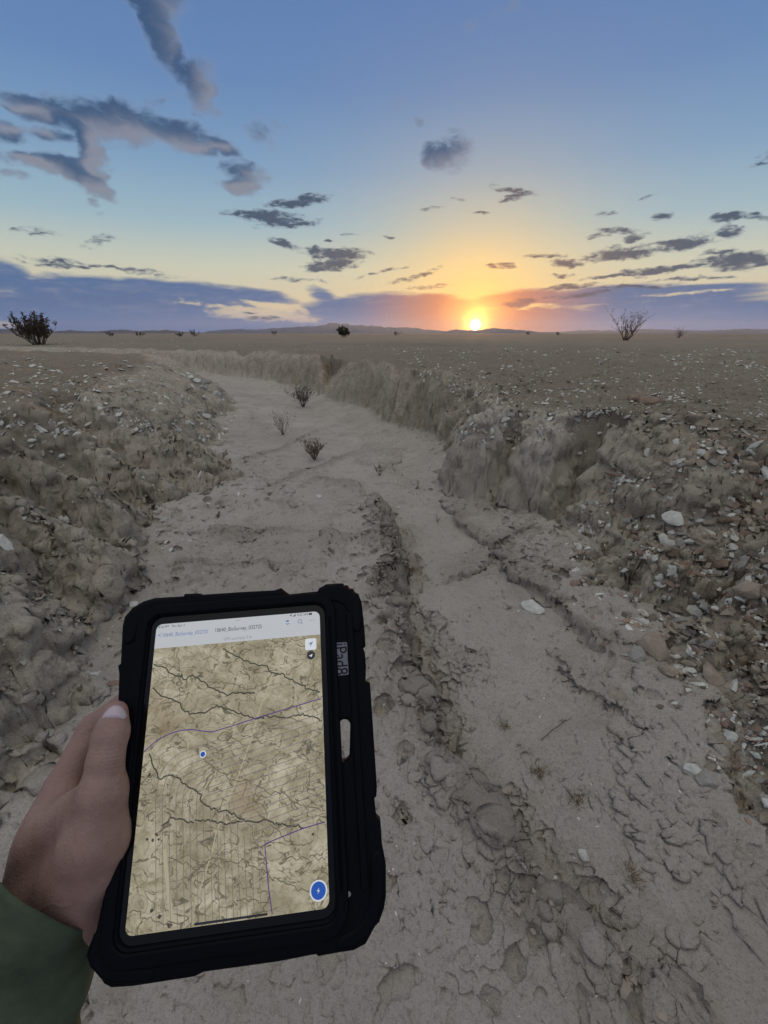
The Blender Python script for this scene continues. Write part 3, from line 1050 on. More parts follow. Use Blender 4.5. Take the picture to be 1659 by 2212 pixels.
    wv = N.vmath('ADD', tc, N.vmath('MULTIPLY', N.xyz(w, N.noise(N.vmath('ADD', tc, (3, 1, 0)), 26, 3, .5), 0), (.02, .02, 0)))
    n1 = N.noise(N.vmath('MULTIPLY', wv, (1, 1.5, 1)), 34, 6, .62)
    n2 = N.noise(wv, 120, 6, .7)
    n3 = N.noise(N.vmath('MULTIPLY', wv, (1, 1.3, 1)), 70, 3, .5, .8)
    col = N.ramp(n1, [(.28, (.22, .195, .13, 1)), (.46, (.35, .315, .225, 1)), (.58, (.45, .41, .305, 1)), (.74, (.56, .53, .42, 1))])
    col = N.mix(N.step(n2, .42, .72, 0, .75), col, (.20, .165, .09, 1))
    rid = N.math('ABSOLUTE', N.math('SUBTRACT', n3, .5))
    col = N.mix(N.step(rid, .024, .0, 0, .85), col, (.085, .078, .048, 1))
    rid2 = N.math('ABSOLUTE', N.math('SUBTRACT', N.noise(N.vmath('ADD', wv, (5, 2, 0)), 130, 2, .5, 1.0), .5))
    col = N.mix(N.step(rid2, .03, .0, 0, .5), col, (.13, .115, .065, 1))
    col = N.mix(N.step(N.noise(tc, 18, 3, .5), .56, .72, 0, .55), col, (.235, .17, .10, 1))
    col = N.mix(N.step(n2, .62, .74, 0, .35), col, (.55, .52, .42, 1))
    b.inputs['Base Color'].default_value = (.004, .004, .004, 1)
    b.inputs['Roughness'].default_value = .2
    b.inputs['Specular IOR Level'].default_value = .2
    N.put(b.inputs['Emission Color'], col)
    b.inputs['Emission Strength'].default_value = .92
    zs = .0000
    pts = rrect(x0, x1, y0, y1, .0042)
    scr = link('display', mesh_of('display', [(p[0], p[1], zs) for p in pts], [tuple(range(len(pts)))]), m, root)
    scr['label'] = 'lit display with a tan aerial map and survey lines'
    box = (x0 + .0004, x1 - .0004, y0 + .0004, y1 - .0004)
    hb = (tab(332, 1403)[1] + tab(687.5, 1369.5)[1]) / 2
    hpts = [p for p in rrect(x0, x1, hb, y1, .0042)]
    hpts = [q for q in rrect(x0, x1, y0, y1, .0042) if q[1] > y1 - .006] + [(x0, hb), (x1, hb)]
    hm = glow_mat('header_bar_grey', (.46, .48, .51, 1), .95)
    link('header_bar', mesh_of('header_bar', [(p[0], p[1], zs + .0001) for p in hpts], [tuple(range(len(hpts)))]), hm, scr)
    box_map = (box[0], box[1], box[2], hb)
    rnd = random.Random(3)

    def wig(pts, amp=.0009):
        P = [np.array(tab(*crop3(*q))) for q in pts]
        out = []
        for a, b_ in zip(P[:-1], P[1:]):
            k = max(2, int(np.linalg.norm(b_ - a) / .0016))
            for i in range(k):
                out.append(a + (b_ - a) * i / k + np.array([rnd.gauss(0, amp), rnd.gauss(0, amp)]) * (i > 0))
        return out + [P[-1]]
    creeks = [[(635, 400), (690, 415), (720, 440), (755, 450), (775, 462), (800, 445), (860, 480), (920, 515), (950, 526), (1000, 515), (1060, 520)],
              [(625, 495), (660, 520), (700, 540), (750, 560), (755, 582), (800, 602), (850, 602), (900, 570), (960, 590), (1000, 602), (1060, 626), (1110, 612), (1180, 620), (1240, 608), (1300, 615), (1345, 632)],
              [(925, 335), (980, 365), (1040, 395), (1110, 405), (1130, 435), (1180, 440), (1220, 470), (1280, 500), (1345, 510)],
              [(620, 770), (640, 830), (662, 876), (700, 860), (740, 870), (760, 895), (810, 920), (850, 980), (900, 1000), (950, 1010), (1000, 1042), (1060, 1055), (1110, 1045), (1160, 1066), (1200, 1070), (1240, 1064), (1262, 1080)],
              [(670, 1070), (720, 1035), (770, 1050), (805, 1058)], [(810, 1045), (880, 1050), (950, 1060), (1010, 1050)]]
    minor = [[(740, 330), (745, 400), (757, 446)], [(1130, 435), (1100, 480), (1040, 500), (960, 480), (860, 470)], [(845, 800), (880, 820), (920, 850), (960, 880), (1030, 880), (1080, 910), (1110, 930), (1180, 935), (1220, 970), (1280, 990), (1360, 1000)],
             [(880, 1200), (930, 1215), (980, 1225), (1030, 1220), (1070, 1250), (1120, 1280), (1180, 1300), (1230, 1330), (1290, 1345)], [(1120, 300), (1180, 305), (1240, 298), (1310, 290)],
             [(640, 850), (600, 880), (590, 900)], [(930, 690), (980, 710), (1020, 740)], [(1120, 1060), (1180, 1120), (1240, 1150), (1300, 1130)], [(1160, 1180), (1240, 1210), (1300, 1190), (1370, 1220)],
             [(700, 1200), (760, 1230), (820, 1250), (880, 1205)], [(540, 1430), (600, 1450), (680, 1480), (760, 1470)], [(980, 1380), (1060, 1375), (1120, 1390)], [(640, 400), (700, 395), (745, 430)]]
    dark = glow_mat('creek_ink', (.055, .052, .032, 1), .8)
    st = []
    for cpts in creeks:
        for r in clip_line(wig(cpts, .00055), box_map):
            st.append(strip(r, .00085, zs + .00012))
    for q in st:
        link('creek_line', mesh_of('creek_line', *q), dark, scr)
    st = []
    for cpts in minor:
        for r in clip_line(wig(cpts, .0007), box_map):
            st.append(strip(r, .00045, zs + .00012))
    ink2 = glow_mat('side_creek_ink', (.12, .108, .06, 1), .8)
    for q in st:
        link('side_creek_line', mesh_of('side_creek_line', *q), ink2, scr)
    st = []
    for (bx, by, r) in ((620, 858, 7), (755, 447, 8), (630, 1420, 8), (662, 1446, 9), (705, 1482, 11), (650, 1105, 8), (635, 1130, 7), (660, 1125, 6), (612, 1125, 6), (1300, 1104, 6), (1130, 435, 6)):
        cx_, cy_ = tab(*crop3(bx, by))
        n = 11
        q = [(cx_ + r * 9e-5 * 1.6 * rnd.uniform(.5, 1.2) * math.cos(6.283 * i / n), cy_ + r * 9e-5 * 1.6 * rnd.uniform(.5, 1.2) * math.sin(6.283 * i / n), zs + .00014) for i in range(n)]
        st.append((q, [tuple(range(n))]))
    for q in st:
        link('tree_blot', mesh_of('tree_blot', *q), dark, scr)
    roads = [([(1165, 345), (1122, 470), (1088, 560), (1066, 630), (1040, 720), (990, 860), (950, 960), (900, 1090), (880, 1180), (820, 1370)], .0008), ([(683, 1165), (695, 1300), (712, 1452)], .0022), ([(775, 690), (790, 815)], .0007)]
    st = []
    for rp, wd in roads:
        for r in clip_line([tab(*crop3(*q)) for q in rp], box_map):
            st.append(strip(r, wd, zs + .00008))
    for q in st[:0]:
        pass
    link('dirt_road', mesh_of('dirt_road', *join_strips(st)), glow_mat('road_tan', (.40, .36, .24, 1), .92), scr)
    purple = glow_mat('boundary_purple', (.085, .035, .17, 1), 1.0)
    bnd = [[(600, 760), (650, 716), (700, 689), (750, 673), (800, 669), (850, 677), (880, 680), (960, 656), (1060, 623), (1200, 581), (1350, 536)], [(1136, 1470), (1116, 1330), (1100, 1145), (1170, 1115), (1260, 1080), (1375, 1045)]]
    st = []
    for rp in bnd:
        for r in clip_line([tab(*crop3(*q)) for q in rp], box_map):
            st.append(strip(r, .00062, zs + .00018))
    link('boundary_line', mesh_of('boundary_line', *join_strips(st)), purple, scr)
    thin = glow_mat('transect_purple', (.19, .14, .155, 1), .85)
    for k in range(1, 17):
        t = k / 17
        cxk, cyk = 600 + 500 * t + 20 * (1 - t), 775 + 370 * t
        yr = 540 + 508 * t
        rad = max(0, 150 * (1 - t * 1.9))
        sl_ = (yr - cyk) / (1345 - cxk)
        pts_ = [(1380, yr + sl_ * 35)]
        pts_.append((cxk + rad, cyk + sl_ * rad))
        for i in range(1, 7):
            q = i / 7
            p0, p1, p2 = (cxk + rad, cyk + sl_ * rad), (cxk, cyk), (cxk - 2, cyk + rad * 1.3)
            if rad > 0:
                pts_.append(((1 - q) ** 2 * p0[0] + 2 * q * (1 - q) * p1[0] + q * q * p2[0], (1 - q) ** 2 * p0[1] + 2 * q * (1 - q) * p1[1] + q * q * p2[1]))
        pts_.append((cxk - 2, cyk + rad * 1.3))
        pts_.append((cxk + 20 * t, 1540))
        rr = clip_line([tab(*crop3(*q)) for q in pts_], box_map)
        if rr:
            link('transect_line', mesh_of('transect_line', *join_strips([strip(r, .00034, zs + .00015) for r in rr])), thin, scr)
    # ---- buttons and lettering
    white = glow_mat('button_white', (.62, .64, .68, 1), .95)
    black = glow_mat('ink_black', (.02, .02, .025, 1), .6)
    blue = glow_mat('button_blue', (.012, .075, .36, 1), 1.0)
    grey = glow_mat('ink_grey', (.22, .23, .26, 1), .9)
    bluegrey = glow_mat('ink_blue', (.10, .17, .36, 1), .9)

    def C3(x, y):
        return tab(*crop3(x, y))

    def add(name, vf, mat):
        return link(name, mesh_of(name, *vf), mat, scr)
    cx_, cy_ = C3(1291, 315)
    q = rrect(cx_ - .0040, cx_ + .0040, cy_ - .0040, cy_ + .0040, .0012)
    add('locate_button', ([(*p, zs + .00022) for p in q], [tuple(range(len(q)))]), white)
    add('locate_arrow', ([(cx_ + .0018, cy_ + .0018, zs + .0003), (cx_ - .0018, cy_ + .0004, zs + .0003), (cx_ - .0002, cy_ + .0001, zs + .0003), (cx_ - .0004, cy_ - .0018, zs + .0003)], [(0, 1, 2), (0, 2, 3)]), bluegrey)
    cx_, cy_ = C3(1292, 361)
    add('compass_button', disc(cx_, cy_, .0029, zs + .00022), black)
    add('compass_needle', ([(cx_ + .0012, cy_ + .0009, zs + .0003), (cx_ - .0014, cy_ - .0002, zs + .0003), (cx_ + .0004, cy_ - .0012, zs + .0003)], [(0, 1, 2)]), white)
    cx_, cy_ = C3(843, 772)
    add('position_ring', disc(cx_, cy_, .0021, zs + .00022), white)
    add('position_dot', disc(cx_, cy_, .0015, zs + .0003), blue)
    cx_, cy_ = C3(1323, 1338)
    add('action_ring', disc(cx_, cy_, .0052, zs + .00022, 40), white)
    add('action_button', disc(cx_, cy_, .0044, zs + .0003, 40), blue)
    add('action_bolt', ([(cx_ + .0006, cy_ + .0016, zs + .00038), (cx_ - .0010, cy_ - .0002, zs + .00038), (cx_ + .0001, cy_ - .0001, zs + .00038), (cx_ - .0006, cy_ - .0016, zs + .00038), (cx_ + .0010, cy_ + .0002, zs + .00038), (cx_ - .0001, cy_ + .0001, zs + .00038)], [(0, 1, 2, 5), (2, 3, 4, 5)]), white)
    a, b2 = C3(807, 1480), C3(1112, 1434)
    ym = (a[1] + b2[1]) / 2
    q = rrect(a[0], b2[0], ym - .0006, ym + .0006, .0005, 3)
    add('home_bar', ([(*p, zs + .00022) for p in q], [tuple(range(len(q)))]), black)

    def C4(x, y):
        k = 1659 / 2500
        return tab((480 + x / 2.86) * k, (1970 + y / 2.86) * k)
    W_ = x1 - x0
    t0, t1 = C4(626, 236), C4(1056, 200)
    yt = (t0[1] + t1[1]) / 2
    text_part('title_text', '10640_BioSurvey_032725', t0[0], yt, .0038, black, scr, zs + .0003, width=t1[0] - t0[0])
    s0, s1 = C4(138, 276), C4(556, 240)
    ys_ = yt - .0003
    text_part('back_text', '10640_BioSurvey_032725', s0[0], ys_, .0037, bluegrey, scr, zs + .0003, width=s1[0] - s0[0])
    text_part('back_arrow', '<', C4(95, 280)[0], ys_, .0048, bluegrey, scr, zs + .0003)
    g0, g1 = C4(708, 318), C4(970, 295)
    text_part('accuracy_text', 'GPS accuracy 3 m', g0[0], (g0[1] + g1[1]) / 2, .0028, grey, scr, zs + .0003, width=g1[0] - g0[0])
    h0, h1 = C4(104, 206), C4(345, 186)
    text_part('clock_text', '6:56 PM   Thu Apr 3', h0[0], (h0[1] + h1[1]) / 2, .0023, black, scr, zs + .0003, width=h1[0] - h0[0])
    r0, r1 = C4(1392, 92), C4(1496, 84)
    yr_ = (r0[1] + r1[1]) / 2
    text_part('signal_text', '5GE 36%', r0[0], yr_, .0023, black, scr, zs + .0003, width=r1[0] - r0[0])
    for i in range(4):
        xx = C4(1352, 97)[0] + i * .0006
        add('signal_bar', ([(xx, yr_ - .0009, zs + .0003), (xx + .0004, yr_ - .0009, zs + .0003), (xx + .0004, yr_ - .0004 + i * .0004, zs + .0003), (xx, yr_ - .0004 + i * .0004, zs + .0003)], [(0, 1, 2, 3)]), black)
    xx = C4(1334, 97)[0]
    add('location_arrow', ([(xx + .001, yr_ + .001, zs + .0003), (xx - .001, yr_ + .0002, zs + .0003), (xx, yr_, zs + .0003), (xx + .0001, yr_ - .001, zs + .0003)], [(0, 1, 2), (0, 2, 3)]), black)
    xx = C4(1517, 80)[0]
    q = rrect(xx - .0012, xx + .0012, yr_ - .0007, yr_ + .0007, .0003, 2)
    add('battery_icon', ([(*p, zs + .0003) for p in q], [tuple(range(len(q)))]), black)
    yi = yt + .0014
    xx = C4(1418, 160)[0]
    ring = []
    n = 20
    for i in range(n):
        a_ = 6.283 * i / n
        ring += [(xx + .0015 * math.cos(a_), yi + .0015 * math.sin(a_), zs + .0003), (xx + .0011 * math.cos(a_), yi + .0011 * math.sin(a_), zs + .0003)]
    add('search_icon', (ring + [(xx + .001, yi - .0013, zs + .0003), (xx + .0013, yi - .001, zs + .0003), (xx + .0024, yi - .0021, zs + .0003), (xx + .0021, yi - .0024, zs + .0003)],
                        [(2 * i, 2 * i + 1, (2 * i + 3) % (2 * n), (2 * i + 2) % (2 * n)) for i in range(n)] + [(2 * n, 2 * n + 1, 2 * n + 2, 2 * n + 3)]), bluegrey)
    xx = C4(1305, 172)[0]
    for j in range(3):
        yy = yi + .0008 - j * .0008
        add('layers_icon', ([(xx - .0016, yy, zs + .0003 - j * .00004), (xx, yy - .0009, zs + .0003 - j * .00004), (xx + .0016, yy, zs + .0003 - j * .00004), (xx, yy + .0009, zs + .0003 - j * .00004)], [(0, 1, 2, 3)]), bluegrey if j % 2 == 0 else white)
    for j in range(3):
        add('menu_dot', disc(C4(1530, 155)[0] + (j - 1) * .0012, yi, .00035, zs + .0003, 8), grey)
        add('multitask_dot', disc(C4(842, 140)[0] + (j - 1) * .0010, y1 - .0020, .00032, zs + .0003, 8), grey)
    # name label on the pen side
    k = 1659 / 2500
    l0 = tab((1060 + 205 / 4.425) * k, (2050 + 190 / 4.425) * k)
    l1 = tab((1060 + 225 / 4.425) * k, (2050 + 655 / 4.425) * k)
    xm = (l0[0] + l1[0]) / 2
    hw = .0052
    stk = plain_mat('label_tape', (.15, .155, .19, 1), .45, .4, .1, 200)
    lab = curve_solid('name_label', [rrect(xm - hw, xm + hw, l1[1], l0[1], .0008, 3)], .0004, .0001, stk, root, z=.0022)
    lab['label'] = 'grey tape label lettered in black'
    text_part('label_text', 'iPad8', xm, (l0[1] + l1[1]) / 2, .0125, plain_mat('label_ink', (.008, .008, .01, 1), .6, .2, .1), lab, .0026, 'CENTER', -math.pi / 2, width=(l0[1] - l1[1]) * .95)
    sx_, sy_ = tab((1060 + 75) * k, 2905 * k)
    sc = link('case_screw', mesh_of('case_screw', *disc(sx_, sy_, .0014, .0022, 12)), plain_mat('dull_steel', (.25, .24, .23, 1), .4, .5), case)
    return root, (x0, x1, y0, y1)


TABLET, TBOX = build_tablet()


# ------------------------------------------------------------------ the hand that holds it
def round_cone(P, a, b, ra, rb):
    ab = b - a
    L2 = ab.dot(ab) + 1e-12
    t = np.clip(((P - a) @ ab) / L2, 0, 1)
    return np.linalg.norm(P - a - t[:, None] * ab, axis=1) - (ra + t * (rb - ra))


def smin(a, b, k):
    h = np.clip(.5 + .5 * (b - a) / k, 0, 1)
    return b * (1 - h) + a * h - k * h * (1 - h)


def surface_nets(val, org, step):
    """mesh of the zero level of a sampled field"""
    nx, ny, nz = val.shape
    ins = val < 0
    c = np.stack(np.meshgrid(np.arange(nx - 1), np.arange(ny - 1), np.arange(nz - 1), indexing='ij'), -1).reshape(-1, 3)
    acc = np.zeros((nx - 1, ny - 1, nz - 1, 3))
    cnt = np.zeros((nx - 1, ny - 1, nz - 1))
    corners = [(i, j, k) for i in (0, 1) for j in (0, 1) for k in (0, 1)]
    for a in corners:
        for ax in range(3):
            if a[ax]:
                continue
            b = list(a)
            b[ax] = 1
            va = val[a[0]:nx - 1 + a[0], a[1]:ny - 1 + a[1], a[2]:nz - 1 + a[2]]
            vb = val[b[0]:nx - 1 + b[0], b[1]:ny - 1 + b[1], b[2]:nz - 1 + b[2]]
            m = (va < 0) != (vb < 0)
            t = np.where(m, va / np.where(va == vb, 1, va - vb), 0)
            p = np.zeros(va.shape + (3,))
            for q in range(3):
                p[..., q] = a[q]
            p[..., ax] += t
            acc += p * m[..., None]
            cnt += m
    act = cnt > 0
    idx = -np.ones(act.shape, int)
    idx[act] = np.arange(act.sum())
    cell = np.argwhere(act)
    pos = (cell + acc[act] / cnt[act][:, None]) * step + org
    faces = []
    for ax in range(3):
        o1, o2 = [q for q in range(3) if q != ax]
        sl_a = [slice(None)] * 3
        sl_b = [slice(None)] * 3
        sl_a[ax] = slice(0, -1)
        sl_b[ax] = slice(1, None)
        ch = ins[tuple(sl_a)] != ins[tuple(sl_b)]
        e = np.argwhere(ch)
        e = e[(e[:, o1] > 0) & (e[:, o2] > 0) & (e[:, o1] < val.shape[o1] - 1) & (e[:, o2] < val.shape[o2] - 1)]
        inside_first = ins[tuple(e.T)]

        def cid(d1, d2):
            q = e.copy()
            q[:, o1] -= d1
            q[:, o2] -= d2
            return idx[tuple(q.T)]
        f = np.stack([cid(0, 0), cid(1, 0), cid(1, 1), cid(0, 1)], 1)
        flip = inside_first if ax != 1 else ~inside_first
        f[~flip] = f[~flip][:, ::-1]
        faces.append(f)
    return pos, np.vstack(faces)


def build_hand():
    root = empty('person')
    tag(root, 'left hand and forearm in a dark green sleeve, thumb on the tablet edge', 'person')
    J = lambda u, v, z: tab3(u, v, z)
    thumb = [(J(249, 1540, .0105), .0078), (J(240, 1585, .0130), .0100), (J(228, 1640, .0130), .0098), (J(221, 1715, .0105), .0128), (J(207, 1815, .003), .0185), (J(146, 1935, -.024), .0245)]
    index = [(J(132, 1755, -.030), .0145), (J(138, 1700, -.030), .0120), (J(202, 1572, -.036), .0098), (J(272, 1520, -.0265), .0086), (J(335, 1492, -.0235), .0074)]
    middle = [(J(124, 1800, -.044), .0160), (J(112, 1752, -.050), .0130), (J(190, 1640, -.058), .0100), (J(285, 1590, -.030), .0086), (J(360, 1572, -.0235), .0074)]
    ring = [(J(122, 1850, -.056), .0155), (J(105, 1815, -.064), .0125), (J(180, 1720, -.064), .0095), (J(275, 1680, -.031), .0082), (J(345, 1662, -.0235), .0070)]
    pinky = [(J(124, 1900, -.062), .0145), (J(110, 1880, -.070), .0112), (J(175, 1805, -.060), .0085), (J(255, 1775, -.031), .0072), (J(310, 1760, -.0235), .0062)]
    W1, W2 = J(108, 1945, -.032), J(160, 1950, -.034)
    A = J(104, 1990, -.034)
    elbow = np.array([-.34, -.10, 1.14])
    fore = J(62, 2215, -.062)
    palm = [(index[0][0], W1, .0165, .0240), (middle[0][0], W1, .0165, .0240), (ring[0][0], W2, .0165, .0220), (pinky[0][0], W2, .0155, .0210),
            (thumb[3][0], J(120, 1800, -.022), .0120, .0190), (J(207, 1880, -.004), J(192, 1945, -.020), .0155, .0145), (J(190, 1945, -.021), J(135, 2040, -.036), .0150, .0205), (W1, W2, .0240, .0215),
            (A, fore, .0262, .0240), (J(120, 1830, -.034), J(150, 1930, -.038), .021, .022)]
    allp = np.array([p for ch in (thumb, index, middle, ring, pinky) for p, _ in ch] + [q for a in palm for q in a[:2]])
    lo, hi = allp.min(0) - .045, allp.max(0) + .045
    step = .0021
    dims = np.ceil((hi - lo) / step).astype(int) + 1
    G = np.stack(np.meshgrid(*[lo[i] + step * np.arange(dims[i]) for i in range(3)], indexing='ij'), -1).reshape(-1, 3)

    def chain(ch, k):
        d = None
        for (a, ra), (b, rb) in zip(ch[:-1], ch[1:]):
            q = round_cone(G, a, b, ra, rb)
            d = q if d is None else smin(d, q, k)
        return d
    body = None
    for a, b, ra, rb in palm:
        q = round_cone(G, a, b, ra, rb)
        body = q if body is None else smin(body, q, .012)
    for ch in (index, middle, ring, pinky):
        body = smin(body, chain(ch, .003), .006)
    body = smin(body, chain(thumb, .004), .0055)
    # fine creases at the thumb joint
    pos, faces = surface_nets(body.reshape(dims), lo, step)
    me = mesh_of('hand', pos, faces)
    bm = bmesh.new()
    bm.from_mesh(me)
    for _ in range(4):
        bmesh.ops.smooth_vert(bm, verts=bm.verts, factor=.5, use_axis_x=True, use_axis_y=True, use_axis_z=True)
    bmesh.ops.recalc_face_normals(bm, faces=bm.faces)
    bm.to_mesh(me)
    from mathutils.bvhtree import BVHTree
    bvh = BVHTree.FromBMesh(bm)
    bm.free()
    m, N, b = principled('skin')
    tc = N.new('ShaderNodeTexCoord').outputs['Object']
    n1 = N.noise(tc, 45, 4, .6)
    n2 = N.noise(tc, 260, 4, .65)
    c = N.ramp(n1, [(.3, (.235, .142, .12, 1)), (.7, (.325, .21, .18, 1))])
    c = N.mix(N.step(n2, .5, .75, 0, .3), c, (.24, .13, .11, 1))
    N.put(b.inputs['Base Color'], c)
    b.inputs['Roughness'].default_value = .55
    b.inputs['Specular IOR Level'].default_value = .35
    b.inputs['Subsurface Weight'].default_value = .12
    b.inputs['Subsurface Radius'].default_value = (.006, .002, .001)
    bp = N.new('ShaderNodeBump')
    bp.inputs['Strength'].default_value = .5
    bp.inputs['Distance'].default_value = .0009
    vor = N.new('ShaderNodeTexVoronoi')
    N.put(vor.inputs['Vector'], tc)
    vor.inputs['Scale'].default_value = 700
    h = N.math('ADD', N.math('MULTIPLY', n2, .8), N.math('MULTIPLY', vor.outputs[0], .4))
    # skin folds across the joints and at the wrist
    for (P, Q, rad_, fq, amp) in ((thumb[2][0], thumb[1][0], .017, 1500, 1.1), (thumb[3][0], thumb[2][0], .020, 900, .7), (index[2][0], index[1][0], .016, 1300, .9), (index[1][0], index[0][0], .02, 800, .5), (W2, thumb[4][0], .035, 420, .7), (J(128, 1712, -.012), J(172, 1670, -.006), .022, 700, .6)):
        dv = (Q - P) / np.linalg.norm(Q - P)
        rel = N.vmath('SUBTRACT', tc, tuple(P))
        prj = N.vmath('DOT_PRODUCT', rel, tuple(dv), out=1)
        ph = N.math('ADD', N.math('MULTIPLY', prj, fq), N.math('MULTIPLY', N.noise(tc, 140, 3, .6), 7.0))
        wv = N.math('POWER', N.math('ABSOLUTE', N.math('SINE', ph)), .35)
        msk = N.math('MULTIPLY', N.step(N.vmath('LENGTH', rel, out=1), rad_, rad_ * .25), N.step(N.noise(tc, 90, 2, .5), .38, .6))
        h = N.math('ADD', h, N.math('MULTIPLY', N.math('MULTIPLY', N.math('SUBTRACT', wv, 1.0), msk), amp))
    vein = N.math('ABSOLUTE', N.math('SUBTRACT', N.noise(N.vmath('MULTIPLY', tc, (1, .6, 1)), 22, 2, .5), .5))
    h = N.math('ADD', h, N.math('MULTIPLY', N.step(vein, .04, 0), .5))
    N.put(bp.inputs['Height'], h)
    N.put(b.inputs['Normal'], bp.outputs[0])
    hand = link('hand', me, m, root, True)
    # thumb nail, laid on the surface of the thumb
    outl = [(219, 1553), (226, 1541), (236, 1530), (246, 1524.5), (256, 1524.5), (264, 1529), (270, 1537), (273, 1547), (268, 1554), (256, 1551.5), (238, 1551)]
    cen = (247, 1541)
    V, F = [], []
    rings = 5
    for r in range(rings + 1):
        for (u, v) in outl:
            t = r / rings
            d = ray(cen[0] + (u - cen[0]) * t, cen[1] + (v - cen[1]) * t)
            hit = bvh.ray_cast(Vector((0, 0, EYE)), Vector(d).normalized())
            if hit[0] is None:
                p = Vector(tab3(cen[0] + (u - cen[0]) * t, cen[1] + (v - cen[1]) * t, .014))
            else:
                p = hit[0] + hit[1] * (.0011 - .0009 * t ** 4)
            V.append(p)
    n = len(outl)
    for r in range(rings):
        for i in range(n):
            F.append((r * n + i, r * n + (i + 1) % n, (r + 1) * n + (i + 1) % n, (r + 1) * n + i))
    nm, N, b = principled('nail')
    b.inputs['Base Color'].default_value = (.46, .38, .42, 1)
    b.inputs['Roughness'].default_value = .3
    nail = link('thumb_nail', mesh_of('thumb_nail', V, F), nm, root, True)
    # sleeve: cloth tube from the wrist to the elbow, open cuff with a turned rim
    cam0 = np.array([0, 0, EYE])
    key = [(108, 1905, -.018, 128), (90, 2010, -.028, 124), (64, 2110, -.040, 120), (40, 2215, -.053, 118), (16, 2330, -.070, 118), (-10, 2470, -.084, 120)]
    cen, hw = [], []
    for u, v, z, w in key:
        c_ = J(u, v, z)
        cen.append(c_)
        depth = c_[1] * CP - (c_[2] - EYE) * SP
        hw.append(w / F_PX * depth)
    cen.append(elbow)
    hw.append(hw[-1] * 1.1)
    cen, hw = np.array(cen), np.array(hw)
    arcl = np.concatenate([[0], np.cumsum(np.linalg.norm(cen[1:] - cen[:-1], axis=1))])
    V, F = [], []
    ns = 56
    ss_ = np.concatenate([[.006, .0015, 0.0], np.linspace(.004, arcl[-1], 54)])
    inner = np.concatenate([[.90, .96, 1.015], np.ones(54)])
    def along(s_):
        return np.array([np.interp(s_, arcl, cen[:, q]) for q in range(3)])
    for i, s_ in enumerate(ss_):
        cpos = along(s_)
        axd = along(min(s_ + .03, arcl[-1])) - along(max(s_ - .03, 0))
        axd /= np.linalg.norm(axd)
        vw = cpos - cam0
        rt = np.cross(axd, vw)
        rt /= np.linalg.norm(rt)
        if rt[0] < 0:
            rt = -rt
        upv = np.cross(rt, axd)
        upv /= np.linalg.norm(upv)
        if upv.dot(vw) > 0:
            upv = -upv
        rr = np.interp(s_, arcl, hw) * inner[i]
        skew = .036 * math.exp(-s_ / .05)
        for j in range(ns):
            a = 2 * math.pi * j / ns
            fold = 1 + min(1, s_ * 30) * (.045 * math.sin(s_ * 110 + 1.6 * math.sin(a) + 1.2 * math.cos(2 * a)) + .025 * math.sin(s_ * 63 + 3 * a)) + .012 * math.sin(7 * a + s_ * 90)
            V.append(cpos + (rt * math.cos(a) + upv * math.sin(a) * 1.0) * rr * fold + axd * (skew * math.cos(a) - .012 * max(0, math.sin(a)) * math.exp(-s_ / .05) + .065 * max(0, -math.sin(a)) * math.exp(-s_ / .05)))
    for i in range(len(ss_) - 1):
        for j in range(ns):
            F.append((i * ns + j, i * ns + (j + 1) % ns, (i + 1) * ns + (j + 1) % ns, (i + 1) * ns + j))
    fab = plain_mat('green_fleece', (.078, .10, .066, 1), .95, .1, .35, 30, .6, .0015)
    sl = link('sleeve', mesh_of('sleeve', V, F), fab, root, True)
    return root


PERSON = build_hand()


# ------------------------------------------------------------------ things that lie or grow on the ground
def hit_ground(U, V, fine=True):
    """where viewing lines meet the land (arrays of picture points)"""
    U, V = np.asarray(U, float), np.asarray(V, float)
    D = np.stack([(U - CX) / F_PX, CP + (CY - V) / F_PX * SP, -SP + (CY - V) / F_PX * CP], 1)
    n = len(U)
    ts = np.geomspace(.5, 90, 130)
    px = D[:, 0:1] * ts
    py = D[:, 1:2] * ts
    pz = EYE + D[:, 2:3] * ts
    h, _ = land(px.ravel(), py.ravel(), fine=False)
    below = pz - h.reshape(n, -1) < 0
    first = np.argmax(below, 1)
    ok = below.any(1) & (first > 0)
    f = np.clip(first, 1, None)
    lo, hi = ts[f - 1].copy(), ts[f].copy()
    for _ in range(8):
        m = (lo + hi) / 2
        hh, _ = land(D[:, 0] * m, D[:, 1] * m, fine=False)
        b = EYE + D[:, 2] * m < hh
        hi = np.where(b, m, hi)
        lo = np.where(b, lo, m)
    x, y = D[:, 0] * hi, D[:, 1] * hi
    z, mk = land(x, y)
    e = .03
    zx, _ = land(x + e, y, fine=False)
    zx0, _ = land(x - e, y, fine=False)
    zy, _ = land(x, y + e, fine=False)
    zy0, _ = land(x, y - e, fine=False)
    N = np.stack([-(zx - zx0) / (2 * e), -(zy - zy0) / (2 * e), np.ones(n)], 1)
    N /= np.linalg.norm(N, axis=1)[:, None]
    return np.stack([x, y, z], 1), N, hi, ok


def in_poly(U, V, poly):
    ins = np.zeros(U.shape, bool)
    for (a, b), (c, d) in zip(poly, poly[1:] + poly[:1]):
        k = (b > V) != (d > V)
        ins ^= k & (U < (c - a) * (V - b) / ((d - b) if d != b else 1e-9) + a)
    return ins


